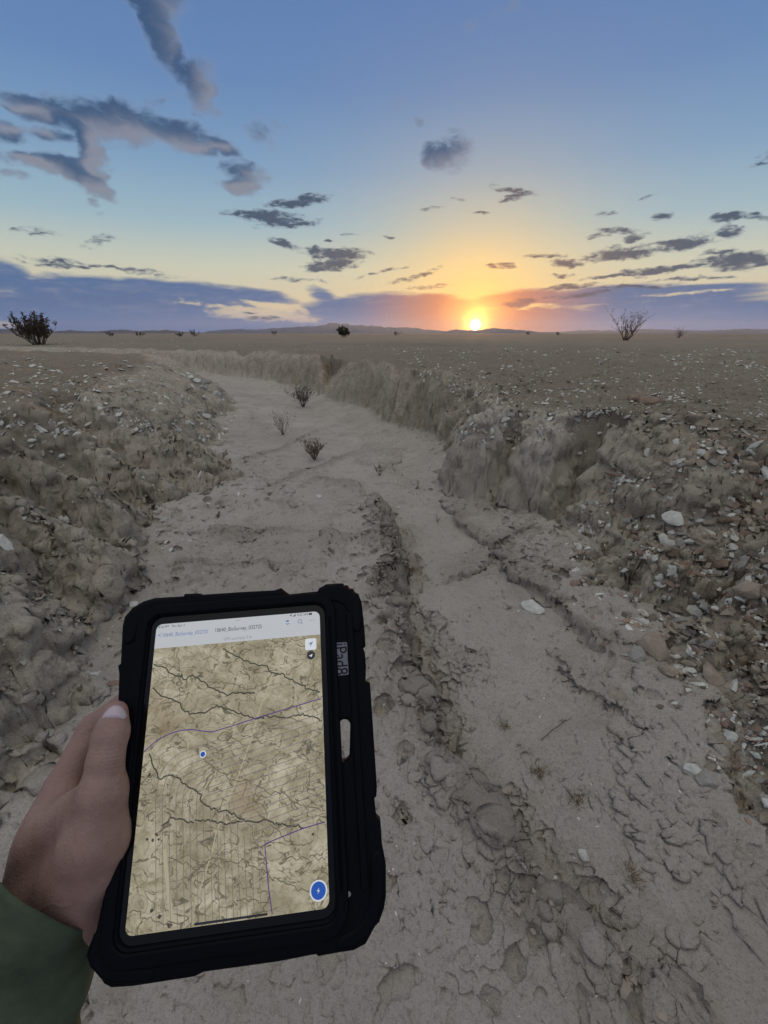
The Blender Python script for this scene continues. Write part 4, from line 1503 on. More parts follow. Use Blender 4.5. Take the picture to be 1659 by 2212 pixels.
def stone_mesh(name, seed, flat=.45, n=14, long=1.0, sharp=True):
    """irregular faceted stone, about one unit across"""
    r = np.random.default_rng(seed)
    bm = bmesh.new()
    for _ in range(n):
        d = r.normal(size=3)
        d /= np.linalg.norm(d)
        d *= r.uniform(.8, 1.05)
        bm.verts.new((d[0] * .5 * long, d[1] * .5, d[2] * .5 * flat))
    res = bmesh.ops.convex_hull(bm, input=bm.verts)
    bmesh.ops.delete(bm, geom=list(set(v for v in res.get('geom_interior', []) if isinstance(v, bmesh.types.BMVert))), context='VERTS')
    if not sharp:
        bmesh.ops.bevel(bm, geom=list(bm.edges), offset=.07, segments=2, affect='EDGES', profile=.6, clamp_overlap=True)
    bmesh.ops.recalc_face_normals(bm, faces=bm.faces)
    me = bpy.data.meshes.new(name)
    bm.to_mesh(me)
    bm.free()
    if not sharp:
        me.polygons.foreach_set('use_smooth', np.ones(len(me.polygons), bool))
    return me


def stone_mat(name, c, var=.22):
    m, N, b = principled(name)
    tc = N.new('ShaderNodeTexCoord').outputs['Object']
    info = N.new('ShaderNodeObjectInfo').outputs['Random']
    p = N.vmath('ADD', tc, N.xyz(N.math('MULTIPLY', info, 40), info, 0))
    n1 = N.noise(p, 3, 5, .65)
    n2 = N.noise(p, 16, 4, .7)
    lo = tuple(k * (1 - var) for k in c) + (1,)
    hi = tuple(k * (1 + var) for k in c) + (1,)
    col = N.ramp(n1, [(.3, lo), (.7, hi)])
    col = N.mix(N.step(n2, .55, .75, 0, .5), col, tuple(k * .55 for k in c) + (1,))
    N.put(b.inputs['Base Color'], col)
    b.inputs['Roughness'].default_value = .85
    b.inputs['Specular IOR Level'].default_value = .25
    bp = N.new('ShaderNodeBump')
    bp.inputs['Strength'].default_value = .5
    bp.inputs['Distance'].default_value = .03
    N.put(bp.inputs['Height'], n2)
    N.put(b.inputs['Normal'], bp.outputs[0])
    return m


SM = {'pale': stone_mat('pale_stone', (.60, .60, .54)), 'grey': stone_mat('grey_stone', (.36, .34, .31)), 'tan': stone_mat('tan_stone', (.34, .285, .225)),
      'red': stone_mat('reddish_stone', (.29, .205, .155)), 'dark': stone_mat('dark_stone', (.16, .125, .095)), 'clod': stone_mat('mud_clod', (.30, .25, .205))}
WORDS = {'pale': 'pale grey', 'grey': 'mid grey', 'tan': 'tan', 'red': 'reddish brown', 'dark': 'dark brown'}


def frame_for(nrm, spin, tilt):
    z = Vector(nrm)
    z = (z + Vector((random.gauss(0, tilt), random.gauss(0, tilt), 0))).normalized()
    x = Vector((math.cos(spin), math.sin(spin), 0))
    x = (x - z * x.dot(z)).normalized()
    y = z.cross(x)
    return Matrix((x, y, z)).transposed()


# single stones that can be told apart: point, length in the picture, colour, shape, label
NAMED = [
    (1408, 1402, 74, 'tan', (.75, 1.25, 20), 'large smooth brown stone leaning among rubble at the foot of right bank', 80),
    (1374, 1417, 44, 'grey', (.5, 1.4, 21), 'blue grey stone pressed against the left side of large brown stone', 95),
    (1440, 1452, 40, 'tan', (.6, 1.2, 22), 'ochre stone just below the large brown stone', 10),
    (1476, 1447, 54, 'pale', (.25, 1.5, 23), 'white jagged flake lying right of the large brown stone', -8),
    (1548, 1478, 70, 'tan', (.5, 1.7, 24), 'long tan wedge shaped stone at the lower edge of right bank', 38),
    (1498, 1322, 42, 'pale', (.25, 1.5, 25), 'white elongated chip above the large brown stone on right bank', 30),
    (1150, 1314, 50, 'pale', (.35, 1.6, 26), 'pale slab stone lying alone on the smooth wash floor', 25),
    (1333, 1504, 40, 'tan', (.25, 1.4, 27), 'flat tan flake on the mud below the large brown stone', 5),
    (1575, 1599, 32, 'pale', (.35, 1.2, 28), 'cream coloured chip on dark mud below the right bank', 20),
    (1495, 1668, 36, 'pale', (.5, 1.1, 29), 'whitish crumbling stone on the lower right mud', 0),
    (1524, 1690, 44, 'grey', (.6, 1.1, 30), 'blocky grey stone beside the whitish crumbling stone', 30),
    (1548, 1625, 40, 'dark', (.5, 1.4, 31), 'dark rounded stone half buried below the cream chip', 60),
    (1612, 1270, 52, 'tan', (.7, 1.1, 32), 'brown block of stone near the right edge of right bank', 0),
    (1455, 1122, 48, 'pale', (.35, 1.4, 33), 'broad pale slab in the middle of the right bank slope', 10),
    (1440, 1168, 36, 'pale', (.3, 1.4, 34), 'white chip below the broad pale slab on right bank', -5),
    (1370, 862, 32, 'red', (.6, 1.2, 35), 'rounded pinkish boulder, left one of two above the gully head', -10),
    (1402, 868, 40, 'red', (.55, 1.4, 36), 'rounded pinkish boulder, right one of two above the gully head', 10),
    (8, 1180, 62, 'pale', (.5, 1.3, 37), 'large white rock at the left edge of the left bank', 0),
    (252, 1478, 30, 'red', (.3, 2.0, 38), 'orange sliver of stone beside the tablet on the left', 40),
    (200, 1462, 26, 'pale', (.35, 1.1, 39), 'square pale chip among rubble above the hand', 30),
    (290, 1309, 22, 'pale', (.4, 1.2, 40), 'white pebble at the upper left corner of the tablet', 0),
    (140, 1127, 22, 'pale', (.35, 1.3, 41), 'white chip lodged in the left bank ridge', 40),
    (1243, 1262, 26, 'red', (.6, 1.3, 42), 'reddish pebble at the foot of the right bank', -50),
    (933, 1541, 16, 'pale', (.6, 1.1, 43), 'small white pebble on the sand right of the tablet', 0),
    (1260, 1850, 26, 'pale', (.7, 1.1, 44), 'pale stone in the rubble ridge at lower right', 20),
    (1620, 1010, 36, 'tan', (.5, 1.2, 45), 'tan angular stone high on the right bank by the frame edge', 10),
    (1200, 1232, 20, 'tan', (.6, 1.2, 46), 'small tan pebble near the mud crack junction', 10),
    (690, 1075, 16, 'pale', (.4, 1.2, 47), 'white pebble in the middle of the wash', 0),
    (872, 1292, 20, 'tan', (.5, 1.3, 48), 'tan pebble in the rubble ridge above the tablet corner', 20),
    (1480, 1240, 40, 'red', (.4, 1.5, 49), 'reddish brown flat stone on the right bank slope', 35),
    (1560, 1225, 34, 'red', (.4, 1.4, 50), 'rust coloured stone right of the reddish flat stone', 15)]


SHORT = {q[5]: ' '.join(q[5].replace(',', '').split()[:7]) for q in NAMED}
SHORT_FIX = {'large smooth brown stone leaning among rubble at the foot of right bank': 'large brown stone', 'blue grey stone pressed against the left side of large brown stone': 'blue grey stone', 'ochre stone just below the large brown stone': 'ochre stone', 'white jagged flake lying right of the large brown stone': 'white jagged flake', 'long tan wedge shaped stone at the lower edge of right bank': 'long tan wedge stone', 'white elongated chip above the large brown stone on right bank': 'white elongated chip', 'pale slab stone lying alone on the smooth wash floor': 'pale slab on the wash floor', 'flat tan flake on the mud below the large brown stone': 'flat tan flake on the mud', 'cream coloured chip on dark mud below the right bank': 'cream coloured chip', 'whitish crumbling stone on the lower right mud': 'whitish crumbling stone', 'blocky grey stone beside the whitish crumbling stone': 'blocky grey stone', 'dark rounded stone half buried below the cream chip': 'dark rounded stone', 'brown block of stone near the right edge of right bank': 'brown block at the right edge', 'broad pale slab in the middle of the right bank slope': 'broad pale slab', 'white chip below the broad pale slab on right bank': 'white chip under the broad slab', 'rounded pinkish boulder, left one of two above the gully head': 'left pinkish boulder', 'rounded pinkish boulder, right one of two above the gully head': 'right pinkish boulder', 'large white rock at the left edge of the left bank': 'large white rock at left edge', 'orange sliver of stone beside the tablet on the left': 'orange sliver', 'square pale chip among rubble above the hand': 'square pale chip by the hand', 'white pebble at the upper left corner of the tablet': 'white pebble at the tablet corner', 'white chip lodged in the left bank ridge': 'white chip in the left ridge', 'reddish pebble at the foot of the right bank': 'reddish pebble at the bank foot', 'small white pebble on the sand right of the tablet': 'small white pebble by the tablet', 'pale stone in the rubble ridge at lower right': 'pale stone in the rubble ridge', 'tan angular stone high on the right bank by the frame edge': 'tan angular stone near the right edge', 'small tan pebble near the mud crack junction': 'small tan pebble at the crack', 'white pebble in the middle of the wash': 'white pebble in the wash', 'tan pebble in the rubble ridge above the tablet corner': 'tan pebble in the rubble ridge', 'reddish brown flat stone on the right bank slope': 'reddish brown flat stone', 'rust coloured stone right of the reddish flat stone': 'rust coloured stone'}
SHORT.update(SHORT_FIX)


def place_named():
    P, N, T, ok = hit_ground([q[0] for q in NAMED], [q[1] for q in NAMED])
    for i, (u, v, L, c, (flat, lng, seed), label, ang) in enumerate(NAMED):
        if not ok[i]:
            continue
        me = stone_mesh('stone', seed, flat, 26, lng, False)
        size = L / F_PX * T[i] / (0.5 * (1 + lng)) * 1.0
        view = Vector((P[i][0], P[i][1], P[i][2] - EYE)).normalized()
        n = (Vector(N[i]) * 1.0 - view * .35).normalized()
        right = view.cross(Vector((0, 0, 1))).normalized()
        upv = n.cross(right).normalized()
        a = math.radians(-ang)
        x = right * math.cos(a) + upv * math.sin(a)
        x = (x - n * x.dot(n)).normalized()
        y = n.cross(x)
        o = link('stone', me, SM[c])
        R = Matrix((x, y, n)).transposed().to_4x4()
        o.matrix_world = Matrix.Translation(Vector(P[i]) + n * size * flat * .16) @ R @ Matrix.Diagonal((size, size, size, 1))
        tag(o, label, 'stone')


place_named()

ZONES = [  # name, outline, number, size range in the picture, colours, label place
    ('left', [(0, 768), (150, 772), (300, 778), (430, 808), (520, 872), (490, 950), (300, 940), (0, 960)], 1700, (2.6, 14), ('pale', 'pale', 'grey', 'tan'), 'on the rounded top of the left bank'),
    ('lowleft', [(0, 960), (300, 950), (480, 960), (540, 1080), (330, 1270), (285, 1330), (250, 1490), (0, 1560)], 700, (3, 15), ('pale', 'grey', 'tan', 'tan', 'dark'), 'on the ridges of the lower left bank'),
    ('right', [(1665, 905), (1659, 1750), (1560, 1650), (1490, 1500), (1390, 1400), (1330, 1340), (1200, 1190), (1230, 1130), (1330, 1020), (1480, 930)], 3000, (2.8, 24), ('pale', 'pale', 'grey', 'tan', 'tan', 'red', 'dark'), 'on the gravelly slope of the right bank'),
    ('plain', [(830, 752), (1659, 752), (1659, 905), (1450, 915), (1300, 900), (1100, 885), (990, 862), (900, 812)], 3300, (2.2, 10), ('pale', 'pale', 'grey', 'tan'), 'on the stony plain above the right bank'),
    ('lobes', [(960, 870), (1100, 890), (1300, 910), (1290, 1000), (1190, 950), (1090, 990), (980, 960)], 260, (4, 13), ('pale', 'grey', 'tan'), 'on the crumbling clay lobes right of the wash'),
    ('floor', [(545, 1000), (900, 960), (1100, 1130), (1200, 1300), (1480, 1560), (1620, 2205), (150, 2205), (215, 1900), (330, 1290), (430, 1100)], 330, (3, 9), ('pale', 'pale', 'grey', 'tan'), 'scattered on the wash floor'),
    ('farleft', [(0, 735), (850, 735), (850, 752), (300, 772), (0, 766)], 420, (2, 4.5), ('pale', 'grey'), 'on the far plain left of the wash'),
    ('foot', [(1200, 1190), (1330, 1350), (1400, 1420), (1500, 1530), (1570, 1660), (1650, 1800), (1500, 1700), (1400, 1500), (1280, 1380), (1180, 1250)], 260, (3, 16), ('pale', 'tan', 'grey', 'red', 'dark'), 'at the foot of the right bank')]


def scatter():
    rng = np.random.default_rng(23)
    rec = []
    for zi, (nm, poly, cnt, (s0, s1), cols, where) in enumerate(ZONES):
        xs = [p[0] for p in poly]
        ys = [p[1] for p in poly]
        k = cnt * 4
        U = rng.uniform(min(xs), max(xs), k)
        V = rng.uniform(min(ys), max(ys), k)
        m = in_poly(U, V, poly)
        clump = perlin(U, V, .02, 40 + zi) + .6 * perlin(U, V, .06, 50 + zi)
        m &= clump + rng.uniform(-.5, .5, k) > -.12
        U, V = U[m][:cnt], V[m][:cnt]
        px = s0 + (s1 - s0) * rng.uniform(0, 1, len(U)) ** (3.4 if nm in ('right', 'foot') else 2.4)
        P, N, T, ok = hit_ground(U, V)
        for i in range(len(U)):
            if not ok[i]:
                continue
            size = px[i] / F_PX * T[i]
            if size > .16:
                continue
            rec.append((px[i], zi, tuple(P[i]), tuple(N[i]), size, cols[rng.integers(len(cols))], U[i], V[i]))
    rec.sort(key=lambda r: -r[0])
    shapes = [stone_mesh('stone_chip', 100 + i, [.22, .3, .4, .55][i % 4], 11 + i % 4, 1.0 + .5 * (i % 3)) for i in range(16)]
    tabp = [(272, 1340), (340, 1295), (740, 1265), (780, 1300), (826, 1900), (780, 2040), (230, 2120), (60, 2120), (0, 1930), (60, 1700), (260, 1500)]
    singles = {}
    rest = {}
    n_single = 0
    hid = in_poly(np.array([r[6] for r in rec]), np.array([r[7] for r in rec]), tabp)
    for ri, r in enumerate(rec):
        px, zi, P, N, size, c, u, v = r
        hidden = hid[ri]
        k = random.randrange(len(shapes))
        R = frame_for(N, random.uniform(0, 6.283), .28).to_4x4()
        M = Matrix.Translation(Vector(P) + Vector(N) * size * random.uniform(-.14, .08)) @ R @ Matrix.Diagonal((size * random.uniform(.8, 1.2), size * random.uniform(.7, 1.1), size, 1))
        if n_single < 300 and not hidden and 6 < u < 1653:
            key = (k, c)
            if key not in singles:
                me = shapes[k].copy()
                me.materials.clear()
                me.materials.append(SM[c])
                singles[key] = me
            o = bpy.data.objects.new('stone_chip', singles[key])
            COL.objects.link(o)
            o.matrix_world = M
            q = min(NAMED, key=lambda t: (t[0] - u) ** 2 + (t[1] - v) ** 2)
            du, dv = u - q[0], v - q[1]
            dist = math.hypot(du, dv)
            side = ('right of' if du > 0 else 'left of') if abs(du) > abs(dv) else ('below' if dv > 0 else 'above')
            near_w = 'just ' if dist < 45 else 'well ' if dist > 110 else ''
            sz = 'large' if px > 16 else 'medium' if px > 9 else 'small'
            shp = ('thin', 'flat', 'angular', 'blocky')[k % 4]
            lab = '%s %s %s chip %s%s the %s' % (sz, shp, WORDS[c], near_w, side, SHORT[q[5]])
            tag(o, lab, 'stone', '%s stone chips %s' % (WORDS[c], ZONES[zi][5]))
            n_single += 1
        else:
            rest.setdefault(c, []).append((k, M))
    for c, lst in rest.items():
        mass(lst, shapes, 'small_stones', SM[c], '%s small stones strewn over the banks and plain' % WORDS[c], 'stones')


def mass(lst, shapes, name, mat, label, cat):
    vv = [np.array([tuple(v.co) for v in s.vertices]) for s in shapes]
    ff = [[tuple(p.vertices) for p in s.polygons] for s in shapes]
    V, F, off = [], [], 0
    for k, M in lst:
        A = np.array(M)
        V.append(vv[k] @ A[:3, :3].T + A[:3, 3])
        F += [tuple(i + off for i in f) for f in ff[k]]
        off += len(vv[k])
    me = bpy.data.meshes.new(name)
    me.from_pydata(np.vstack(V).tolist(), [], F)
    me.update()
    o = link(name, me, mat)
    tag(o, label, cat, kind='stuff')
    return o


scatter()


def clods():
    """crumbs of dried mud along the scarps and on the floor: too many and too small to count"""
    rng = np.random.default_rng(5)
    xs, ys, ss = [], [], []
    for pts, rise, reach, rk in ST:
        P = np.array(pts)
        seg = np.hypot(*(P[1:] - P[:-1]).T)
        tot = seg.sum()
        n = int(tot * (240 if rk > .03 else 75))
        s = rng.uniform(0, tot, n)
        cum = np.concatenate([[0], np.cumsum(seg)])
        i = np.clip(np.searchsorted(cum, s) - 1, 0, len(seg) - 1)
        t = (s - cum[i]) / seg[i]
        q = P[i] + (P[i + 1] - P[i]) * t[:, None]
        d = (P[i + 1] - P[i]) / seg[i][:, None]
        nrm = np.stack([d[:, 1], -d[:, 0]], 1) * np.sign(rise)
        off = rng.normal(.05, .07 if rk > .03 else .035, n)
        q = q + nrm * off[:, None]
        xs.append(q[:, 0]); ys.append(q[:, 1])
        ss.append(.005 + (.030 if rk > .03 else .018) * rng.uniform(0, 1, n) ** 4)
    n = 2600
    r = .7 * np.exp(rng.uniform(0, 2.6, n))
    a = np.radians(rng.uniform(-50, 50, n))
    x, y = r * np.sin(a), r * np.cos(a)
    keep = perlin(x, y, .9, 61) + rng.uniform(-.6, .6, n) > .05
    xs.append(x[keep]); ys.append(y[keep]); ss.append(.004 + .024 * rng.uniform(0, 1, keep.sum()) ** 4)
    x, y, s = np.concatenate(xs), np.concatenate(ys), np.concatenate(ss)
    z, mk = land(x, y)
    ok = mk['bank'] < .8
    shapes = [stone_mesh('clod', 300 + i, .6, 12, 1.0 + .3 * (i % 3)) for i in range(8)]
    lst = []
    for i in np.nonzero(ok)[0]:
        R = Matrix.Rotation(rng.uniform(0, 6.283), 4, 'Z') @ Matrix.Rotation(rng.normal(0, .3), 4, 'X')
        lst.append((int(rng.integers(8)), Matrix.Translation((x[i], y[i], z[i] + s[i] * .1)) @ R @ Matrix.Scale(s[i], 4)))
    mass(lst, shapes, 'mud_crumbs', SM['clod'], 'crumbs of dried mud along the scarps of the wash floor', 'mud crumbs')


clods()


# ------------------------------------------------------------------ shrubs
def tube(V, F, pts, radii, sides=4):
    base = len(V)
    for i, p in enumerate(pts):
        d = (pts[min(i + 1, len(pts) - 1)] - pts[max(i - 1, 0)]).normalized()
        a = d.orthogonal().normalized()
        b = d.cross(a)
        for k in range(sides):
            t = 6.2832 * k / sides
            V.append(p + (a * math.cos(t) + b * math.sin(t)) * radii[i])
    for i in range(len(pts) - 1):
        for k in range(sides):
            F.append((base + i * sides + k, base + i * sides + (k + 1) % sides, base + (i + 1) * sides + (k + 1) % sides, base + (i + 1) * sides + k))


def shrub(name, label, loc, height, spread, stems, seed, wood, leafmat=None, leaves=0, leaf=.02, twigs=5, rad=.012, cat='shrub', droop=0.0, group=None, lean=(0, 0), leaf_from=.35, base_r=.03):
    rnd = random.Random(seed)
    root = empty(name, loc)
    tag(root, label, cat, group)
    V, F, LV, LF = [], [], [], []

    def grow(p, d, length, r, depth):
        n = 6
        pts, rr = [p.copy()], [r]
        for i in range(n):
            d = (d + Vector((rnd.gauss(0, .13), rnd.gauss(0, .13), rnd.gauss(.05 - droop, .08)))).normalized()
            p = p + d * length / n
            pts.append(p.copy())
            rr.append(r * (1 - .8 * (i + 1) / n))
        tube(V, F, pts, rr, 4 if depth == 0 else 3)
        if depth < 2:
            for _ in range(twigs if depth == 0 else max(2, twigs - 2)):
                i = rnd.randint(2, n)
                a = rnd.uniform(0, 6.283)
                dd = (d * 1.0 + Vector((math.cos(a), math.sin(a), rnd.uniform(-.1, .7))) * .75).normalized()
                grow(pts[i], dd, length * rnd.uniform(.28, .5), rr[i] * .7 + r * .08, depth + 1)
        if leaves and depth >= 1:
            for _ in range(leaves):
                t = rnd.uniform(leaf_from, 1) * n
                i = min(int(t), n - 1)
                q = pts[i].lerp(pts[i + 1], t - i)
                ax = Vector((rnd.gauss(0, 1), rnd.gauss(0, 1), rnd.gauss(.3, 1))).normalized()
                bx = ax.orthogonal().normalized()
                s = leaf * rnd.uniform(.6, 1.3)
                k = len(LV)
                LV.extend([q, q + ax * s * .5 + bx * s * .3, q + ax * s, q + ax * s * .5 - bx * s * .3])
                LF.append((k, k + 1, k + 2, k + 3))
    for i in range(stems):
        a = 6.2832 * i / stems + rnd.uniform(-.3, .3)
        o = rnd.uniform(.15, 1) * spread / height
        d = Vector((math.cos(a) * o * 1.7 + lean[0], math.sin(a) * o * 1.7 + lean[1], 1)).normalized()
        grow(Vector((math.cos(a) * base_r * height * rnd.random(), math.sin(a) * base_r * height * rnd.random(), -.02 * height)), d, height * rnd.uniform(.65, 1.0), rad * rnd.uniform(.7, 1.1), 0)
    link('stems', mesh_of('stems', V, F), wood, root)
    if LV:
        link('leaves', mesh_of('leaves', LV, LF), leafmat, root)
    return root


WOOD = plain_mat('grey_wood', (.10, .075, .055, 1), .9, .1, .3, 20)
DRY = plain_mat('dry_twig', (.20, .15, .105, 1), .9, .1, .3, 20)
REDW = plain_mat('reddish_twig', (.085, .04, .032, 1), .9, .1, .3, 20)
LEAF = plain_mat('dark_olive_leaf', (.055, .060, .032, 1), .8, .2, .4, 6)
LEAFB = plain_mat('brown_leaf', (.075, .055, .038, 1), .8, .2, .4, 6)
SCRUB = plain_mat('dusty_scrub_leaf', (.13, .11, .075, 1), .9, .1, .3, 6)
GRASS = plain_mat('dead_grass', (.21, .145, .075, 1), .9, .1, .35, 20)


def at(u, v, d):
    """point on the plain in the viewing direction at distance d"""
    r = ray(u, v)
    k = d / math.hypot(r[0], r[1])
    x, y = r[0] * k, r[1] * k
    z, _ = land(np.array([x]), np.array([y]))
    return Vector((x, y, float(z[0])))


def px2m(d_vec, px, u, v):
    """metres spanned upright by px picture units at that place"""
    r = ray(u, v)
    depth = d_vec[1] * CP - (d_vec[2] - EYE) * SP
    # vertical scale near the horizon
    return px * depth / F_PX * math.cos(math.atan2((CY - v) / F_PX, 1) - PITCH) / math.cos(math.atan2((CY - v) / F_PX, 1))


def horizon_shrub(u, v, h_px, w_px, dist, **kw):
    p = at(u, v, dist)
    h = px2m(p, h_px, u, v)
    return shrub(loc=p, height=h, spread=h * w_px / h_px * .5, **kw)


horizon_shrub(82, 733, 50, 58, 36, name='creosote_bush', label='large dark bushy creosote shrub on the skyline at far left', stems=30, seed=1, wood=WOOD, leafmat=LEAFB, leaves=8, leaf=.09, twigs=5, rad=.028, base_r=.22, leaf_from=.1)
horizon_shrub(1352, 730, 52, 96, 42, name='bare_shrub', label='spindly nearly bare shrub on the skyline right of the sun', stems=13, seed=2, wood=WOOD, leafmat=LEAFB, leaves=3, leaf=.09, twigs=5, rad=.032, lean=(.1, 0), base_r=.1)
horizon_shrub(1467, 724, 18, 28, 60, name='bare_shrub', label='small twiggy shrub on the skyline near the right edge', stems=9, seed=3, wood=WOOD, leafmat=LEAFB, leaves=3, leaf=.07, twigs=4, rad=.02)
horizon_shrub(743, 725, 17, 20, 75, name='round_bush', label='compact dark round bush on the skyline left of the sun', stems=16, seed=4, wood=WOOD, leafmat=LEAF, leaves=16, leaf=.14, twigs=6, rad=.03, leaf_from=.0, base_r=.3)
for i, (u, v, h, w, d, lab) in enumerate(((238, 724, 9, 14, 110, 'tiny dark shrub on the skyline right of the creosote'), (303, 724, 10, 34, 110, 'low wide shrub clump on the far left skyline'),
                                          (420, 724, 12, 22, 95, 'feathery low shrub on the skyline left of centre'), (388, 725, 8, 14, 100, 'tiny shrub beside the feathery low shrub'),
                                          (592, 722, 8, 8, 140, 'very small upright shrub on the skyline left of round bush'), (855, 722, 8, 10, 120, 'tiny shrub on the skyline just left of the sun'),
                                          (1205, 722, 6, 8, 130, 'tiny shrub speck on the skyline between sun and bare shrub'), (1140, 722, 5, 8, 150, 'faint shrub speck on the skyline right of the sun'))):
    horizon_shrub(u, v, h, w, d, name='distant_shrub', label=lab, stems=9, seed=20 + i, wood=WOOD, leafmat=LEAFB, leaves=7, leaf=.1, twigs=4, rad=.02, base_r=.35, leaf_from=0)



def floor_plants():
    spec = [(655, 880, 44, 40, 'desert_shrub', 'dark reddish shrub at the foot of the far cut bank', 26, REDW, 5, .016, 5),
            (612, 940, 52, 44, 'dry_plant', 'open grey twiggy plant standing on the wash floor', 12, DRY, 3, .014, 4),
            (680, 995, 42, 34, 'dry_plant', 'bushy little dry plant in front of the grey twiggy plant', 22, DRY, 5, .013, 5),
            (820, 1028, 24, 30, 'dry_plant', 'broken dry plant scrap in the middle of the wash', 10, DRY, 3, .012, 3),
            (945, 1128, 22, 20, 'dry_sprig', 'wispy sprig on the smooth mud right of centre', 5, DRY, 0, .01, 3),
            (780, 1104, 14, 46, 'dry_sprig', 'low dead twigs lying left of the mud scarp', 8, WOOD, 0, .01, 3)]
    P, N, T, ok = hit_ground([s[0] for s in spec], [s[1] for s in spec])
    for i, (u, v, h, w, nm, lab, stems, mat, lv, lf, tw) in enumerate(spec):
        hm = h / F_PX * T[i] * .92
        shrub(nm, lab, Vector(P[i]), hm, hm * w / h * .5, stems, 60 + i, mat, LEAFB if mat is REDW else DRY, lv, lf, tw, rad=.0045 if h > 30 else .0028, cat='shrub' if h > 30 else 'plant')


def tufts():
    spec = [(890, 1232, 22, 40, 'small dead grass tuft above the tablet, on the mud ridge'), (1086, 1566, 20, 36, 'dead grass tuft on the mud ridge, topmost at right of tablet'), (1162, 1672, 30, 46, 'thick brown grass tuft on the mud ridge right of tablet'),
            (1250, 1735, 30, 50, 'brown grass tuft below the thick one on the mud ridge'), (1362, 1890, 34, 62, 'lowest and widest brown grass tuft on the mud ridge'), (1118, 1612, 14, 20, 'thin grass wisp between two tufts on the mud ridge'),
            (545, 905, 10, 12, 'tiny dry tuft by the left edge of the wash'), (470, 925, 22, 34, 'low dark tuft on the toe of the left bank')]
    P, N, T, ok = hit_ground([s[0] for s in spec], [s[1] for s in spec])
    for i, (u, v, h, w, lab) in enumerate(spec):
        rnd = random.Random(90 + i)
        hm = h / F_PX * T[i] * .65
        wm = w / F_PX * T[i] * .5
        V, F = [], []
        for _ in range(110 if h > 18 else 50):
            a = rnd.uniform(0, 6.283)
            r = wm * abs(rnd.gauss(0, .42))
            p = Vector((math.cos(a) * r, math.sin(a) * r, -.004))
            d = Vector((math.cos(a) * .6 + rnd.gauss(0, .5), math.sin(a) * .6 + rnd.gauss(0, .5), rnd.uniform(.3, 1.1))).normalized()
            L = hm * rnd.uniform(.4, 1.1)
            pts = [p, p + d * L * .5 + Vector((0, 0, L * .08)), p + d * L]
            tube(V, F, pts, [.0008, .0006, .0003], 3)
        root = empty('grass_tuft', Vector(P[i]))
        tag(root, lab, 'grass tuft')
        o = link('blades', mesh_of('blades', V, F), GRASS, root)
        o['kind'] = 'stuff'


floor_plants()
tufts()


def twig():
    P, N, T, ok = hit_ground([1168, 1232], [1603, 1553])
    V, F = [], []
    a, b = Vector(P[0]), Vector(P[1])
    pts = [a.lerp(b, t) + Vector((0, 0, .006 + .008 * math.sin(3 * t))) + Vector((random.gauss(0, .002), random.gauss(0, .002), 0)) for t in np.linspace(0, 1, 9)]
    tube(V, F, pts, [.0018] * 6 + [.0014, .001, .0006], 5)
    k = pts[5]
    tube(V, F, [k, k + (b - a) * .15 + Vector((.012, .01, .004))], [.001, .0005], 4)
    tag(link('twig', mesh_of('twig', V, F), WOOD), 'thin straight twig lying on the mud right of the tablet', 'twig')


twig()


# ------------------------------------------------------------------ hills on the skyline and the air in between
def hills(name, prof, dist, depth, label, seed, mat):
    """a real range: crest line at the measured elevation, falling away to both sides"""
    V, F = [], []
    us = np.linspace(prof[0][0], prof[-1][0], 150)
    hs = np.interp(us, [p[0] for p in prof], [p[1] for p in prof])
    rows = [-1.0, -.8, -.6, -.4, -.2, 0, .3, .7, 1.0]
    for i, (u, h) in enumerate(zip(us, hs)):
        r = ray(u, 719.5)
        k = dist / math.hypot(r[0], r[1])
        dirx, diry = r[0] * k / dist, r[1] * k / dist
        # horizontal distance to the camera plane sets the picture scale
        mtr = h / F_PX * (diry * CP * dist) * .92
        mtr *= 1 + .16 * float(perlin(np.array([u]), np.array([0.]), .06, seed)[0]) + .10 * float(perlin(np.array([u]), np.array([0.]), .21, seed + 1)[0])
        for q, t in enumerate(rows):
            n = float(perlin(np.array([u]), np.array([t * 30.]), .11, seed + 2)[0])
            hh = max(mtr, 0) * max(0, 1 - abs(t) ** 1.3) * (1 + .25 * n * (t != 0)) - 3
            dd = dist + depth * t + depth * .12 * n
            V.append((dirx * dd, diry * dd, hh))
    m = len(rows)
    for i in range(len(us) - 1):
        for q in range(m - 1):
            F.append((i * m + q, (i + 1) * m + q, (i + 1) * m + q + 1, i * m + q + 1))
    o = link(name, mesh_of(name, V, F), mat)
    o['kind'] = 'structure'
    o['label'] = label
    return o


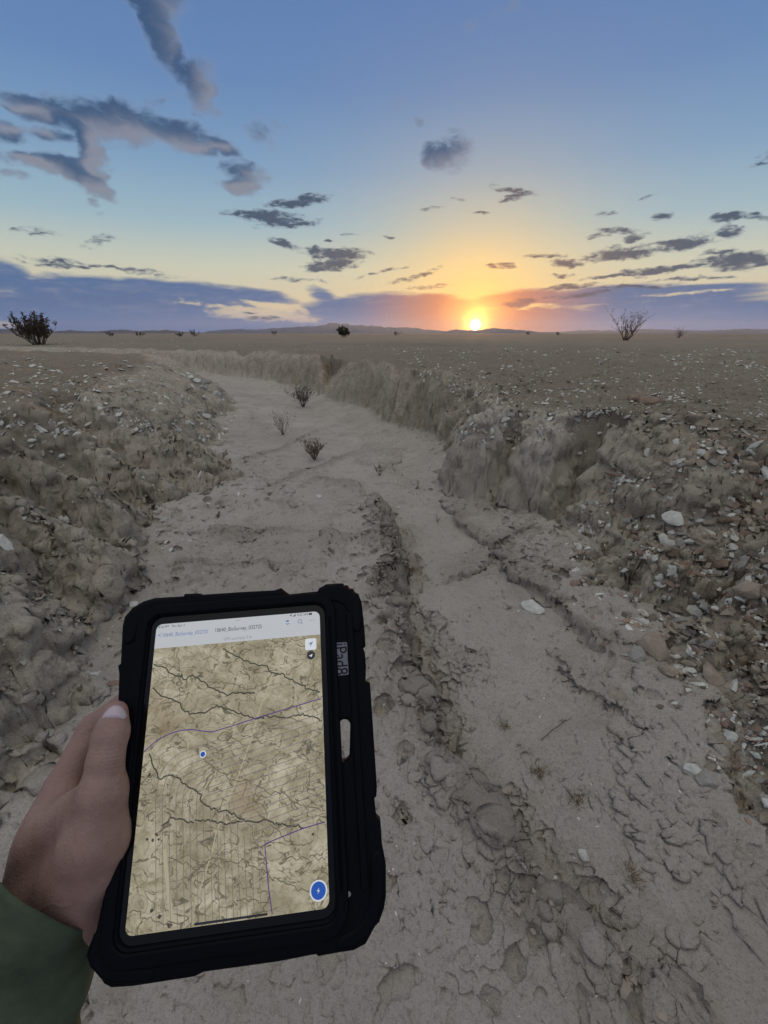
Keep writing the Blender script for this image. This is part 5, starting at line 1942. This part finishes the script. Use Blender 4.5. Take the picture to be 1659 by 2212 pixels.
HILL = plain_mat('bare_hill_rock', (.13, .105, .09, 1), .95, .1, 0.3, .01, obj_coords=False)
hills('hills', [(-140, 6), (-40, 9), (30, 11), (60, 8), (130, 7), (150, 9), (190, 6), (240, 8), (262, 10), (300, 7), (330, 8), (362, 9), (400, 5), (440, 3), (560, 2), (640, 2), (760, 1)], 3600, 350, 'low dark hills along the left skyline', 3, HILL)
hills('hills', [(430, 0), (450, 5), (480, 9), (520, 10), (560, 9), (600, 12), (640, 15), (690, 16), (705, 22), (720, 24), (745, 22), (780, 18), (830, 15), (900, 12), (930, 8), (985, 5), (1000, 2)], 7000, 600, 'blue mountain range on the skyline left of the sun', 8, HILL)
hills('hills', [(950, 2), (965, 6), (985, 9), (1010, 8), (1040, 9), (1060, 11), (1085, 11), (1110, 9), (1140, 7), (1165, 4), (1200, 3), (1230, 1)], 6400, 600, 'mountain range under the setting sun', 13, HILL)
hills('hills', [(1180, 1), (1230, 6), (1280, 8), (1330, 7), (1400, 11), (1440, 9), (1500, 7), (1560, 8), (1600, 11), (1640, 10), (1720, 12), (1850, 8)], 8200, 600, 'faint blue hills on the right skyline', 18, HILL)


def haze():
    s, lo, hi = 9800.0, -1.5, 215.0
    v = [(x, y, z) for z in (lo, hi) for (x, y) in ((-s, -s), (s, -s), (s, s), (-s, s))]
    f = [(0, 3, 2, 1), (4, 5, 6, 7), (0, 1, 5, 4), (1, 2, 6, 5), (2, 3, 7, 6), (3, 0, 4, 7)]
    m = bpy.data.materials.new('haze')
    m.use_nodes = True
    t = m.node_tree
    t.nodes.clear()
    pv = t.nodes.new('ShaderNodeVolumePrincipled')
    pv.inputs['Color'].default_value = (.52, .70, 1.0, 1)
    pv.inputs['Density'].default_value = 8e-5
    pv.inputs['Anisotropy'].default_value = .5
    out = t.nodes.new('ShaderNodeOutputMaterial')
    t.links.new(pv.outputs[0], out.inputs['Volume'])
    o = link('haze', mesh_of('haze', v, f), m)
    tag(o, 'thin bluish evening haze over the desert', kind='stuff')


haze()
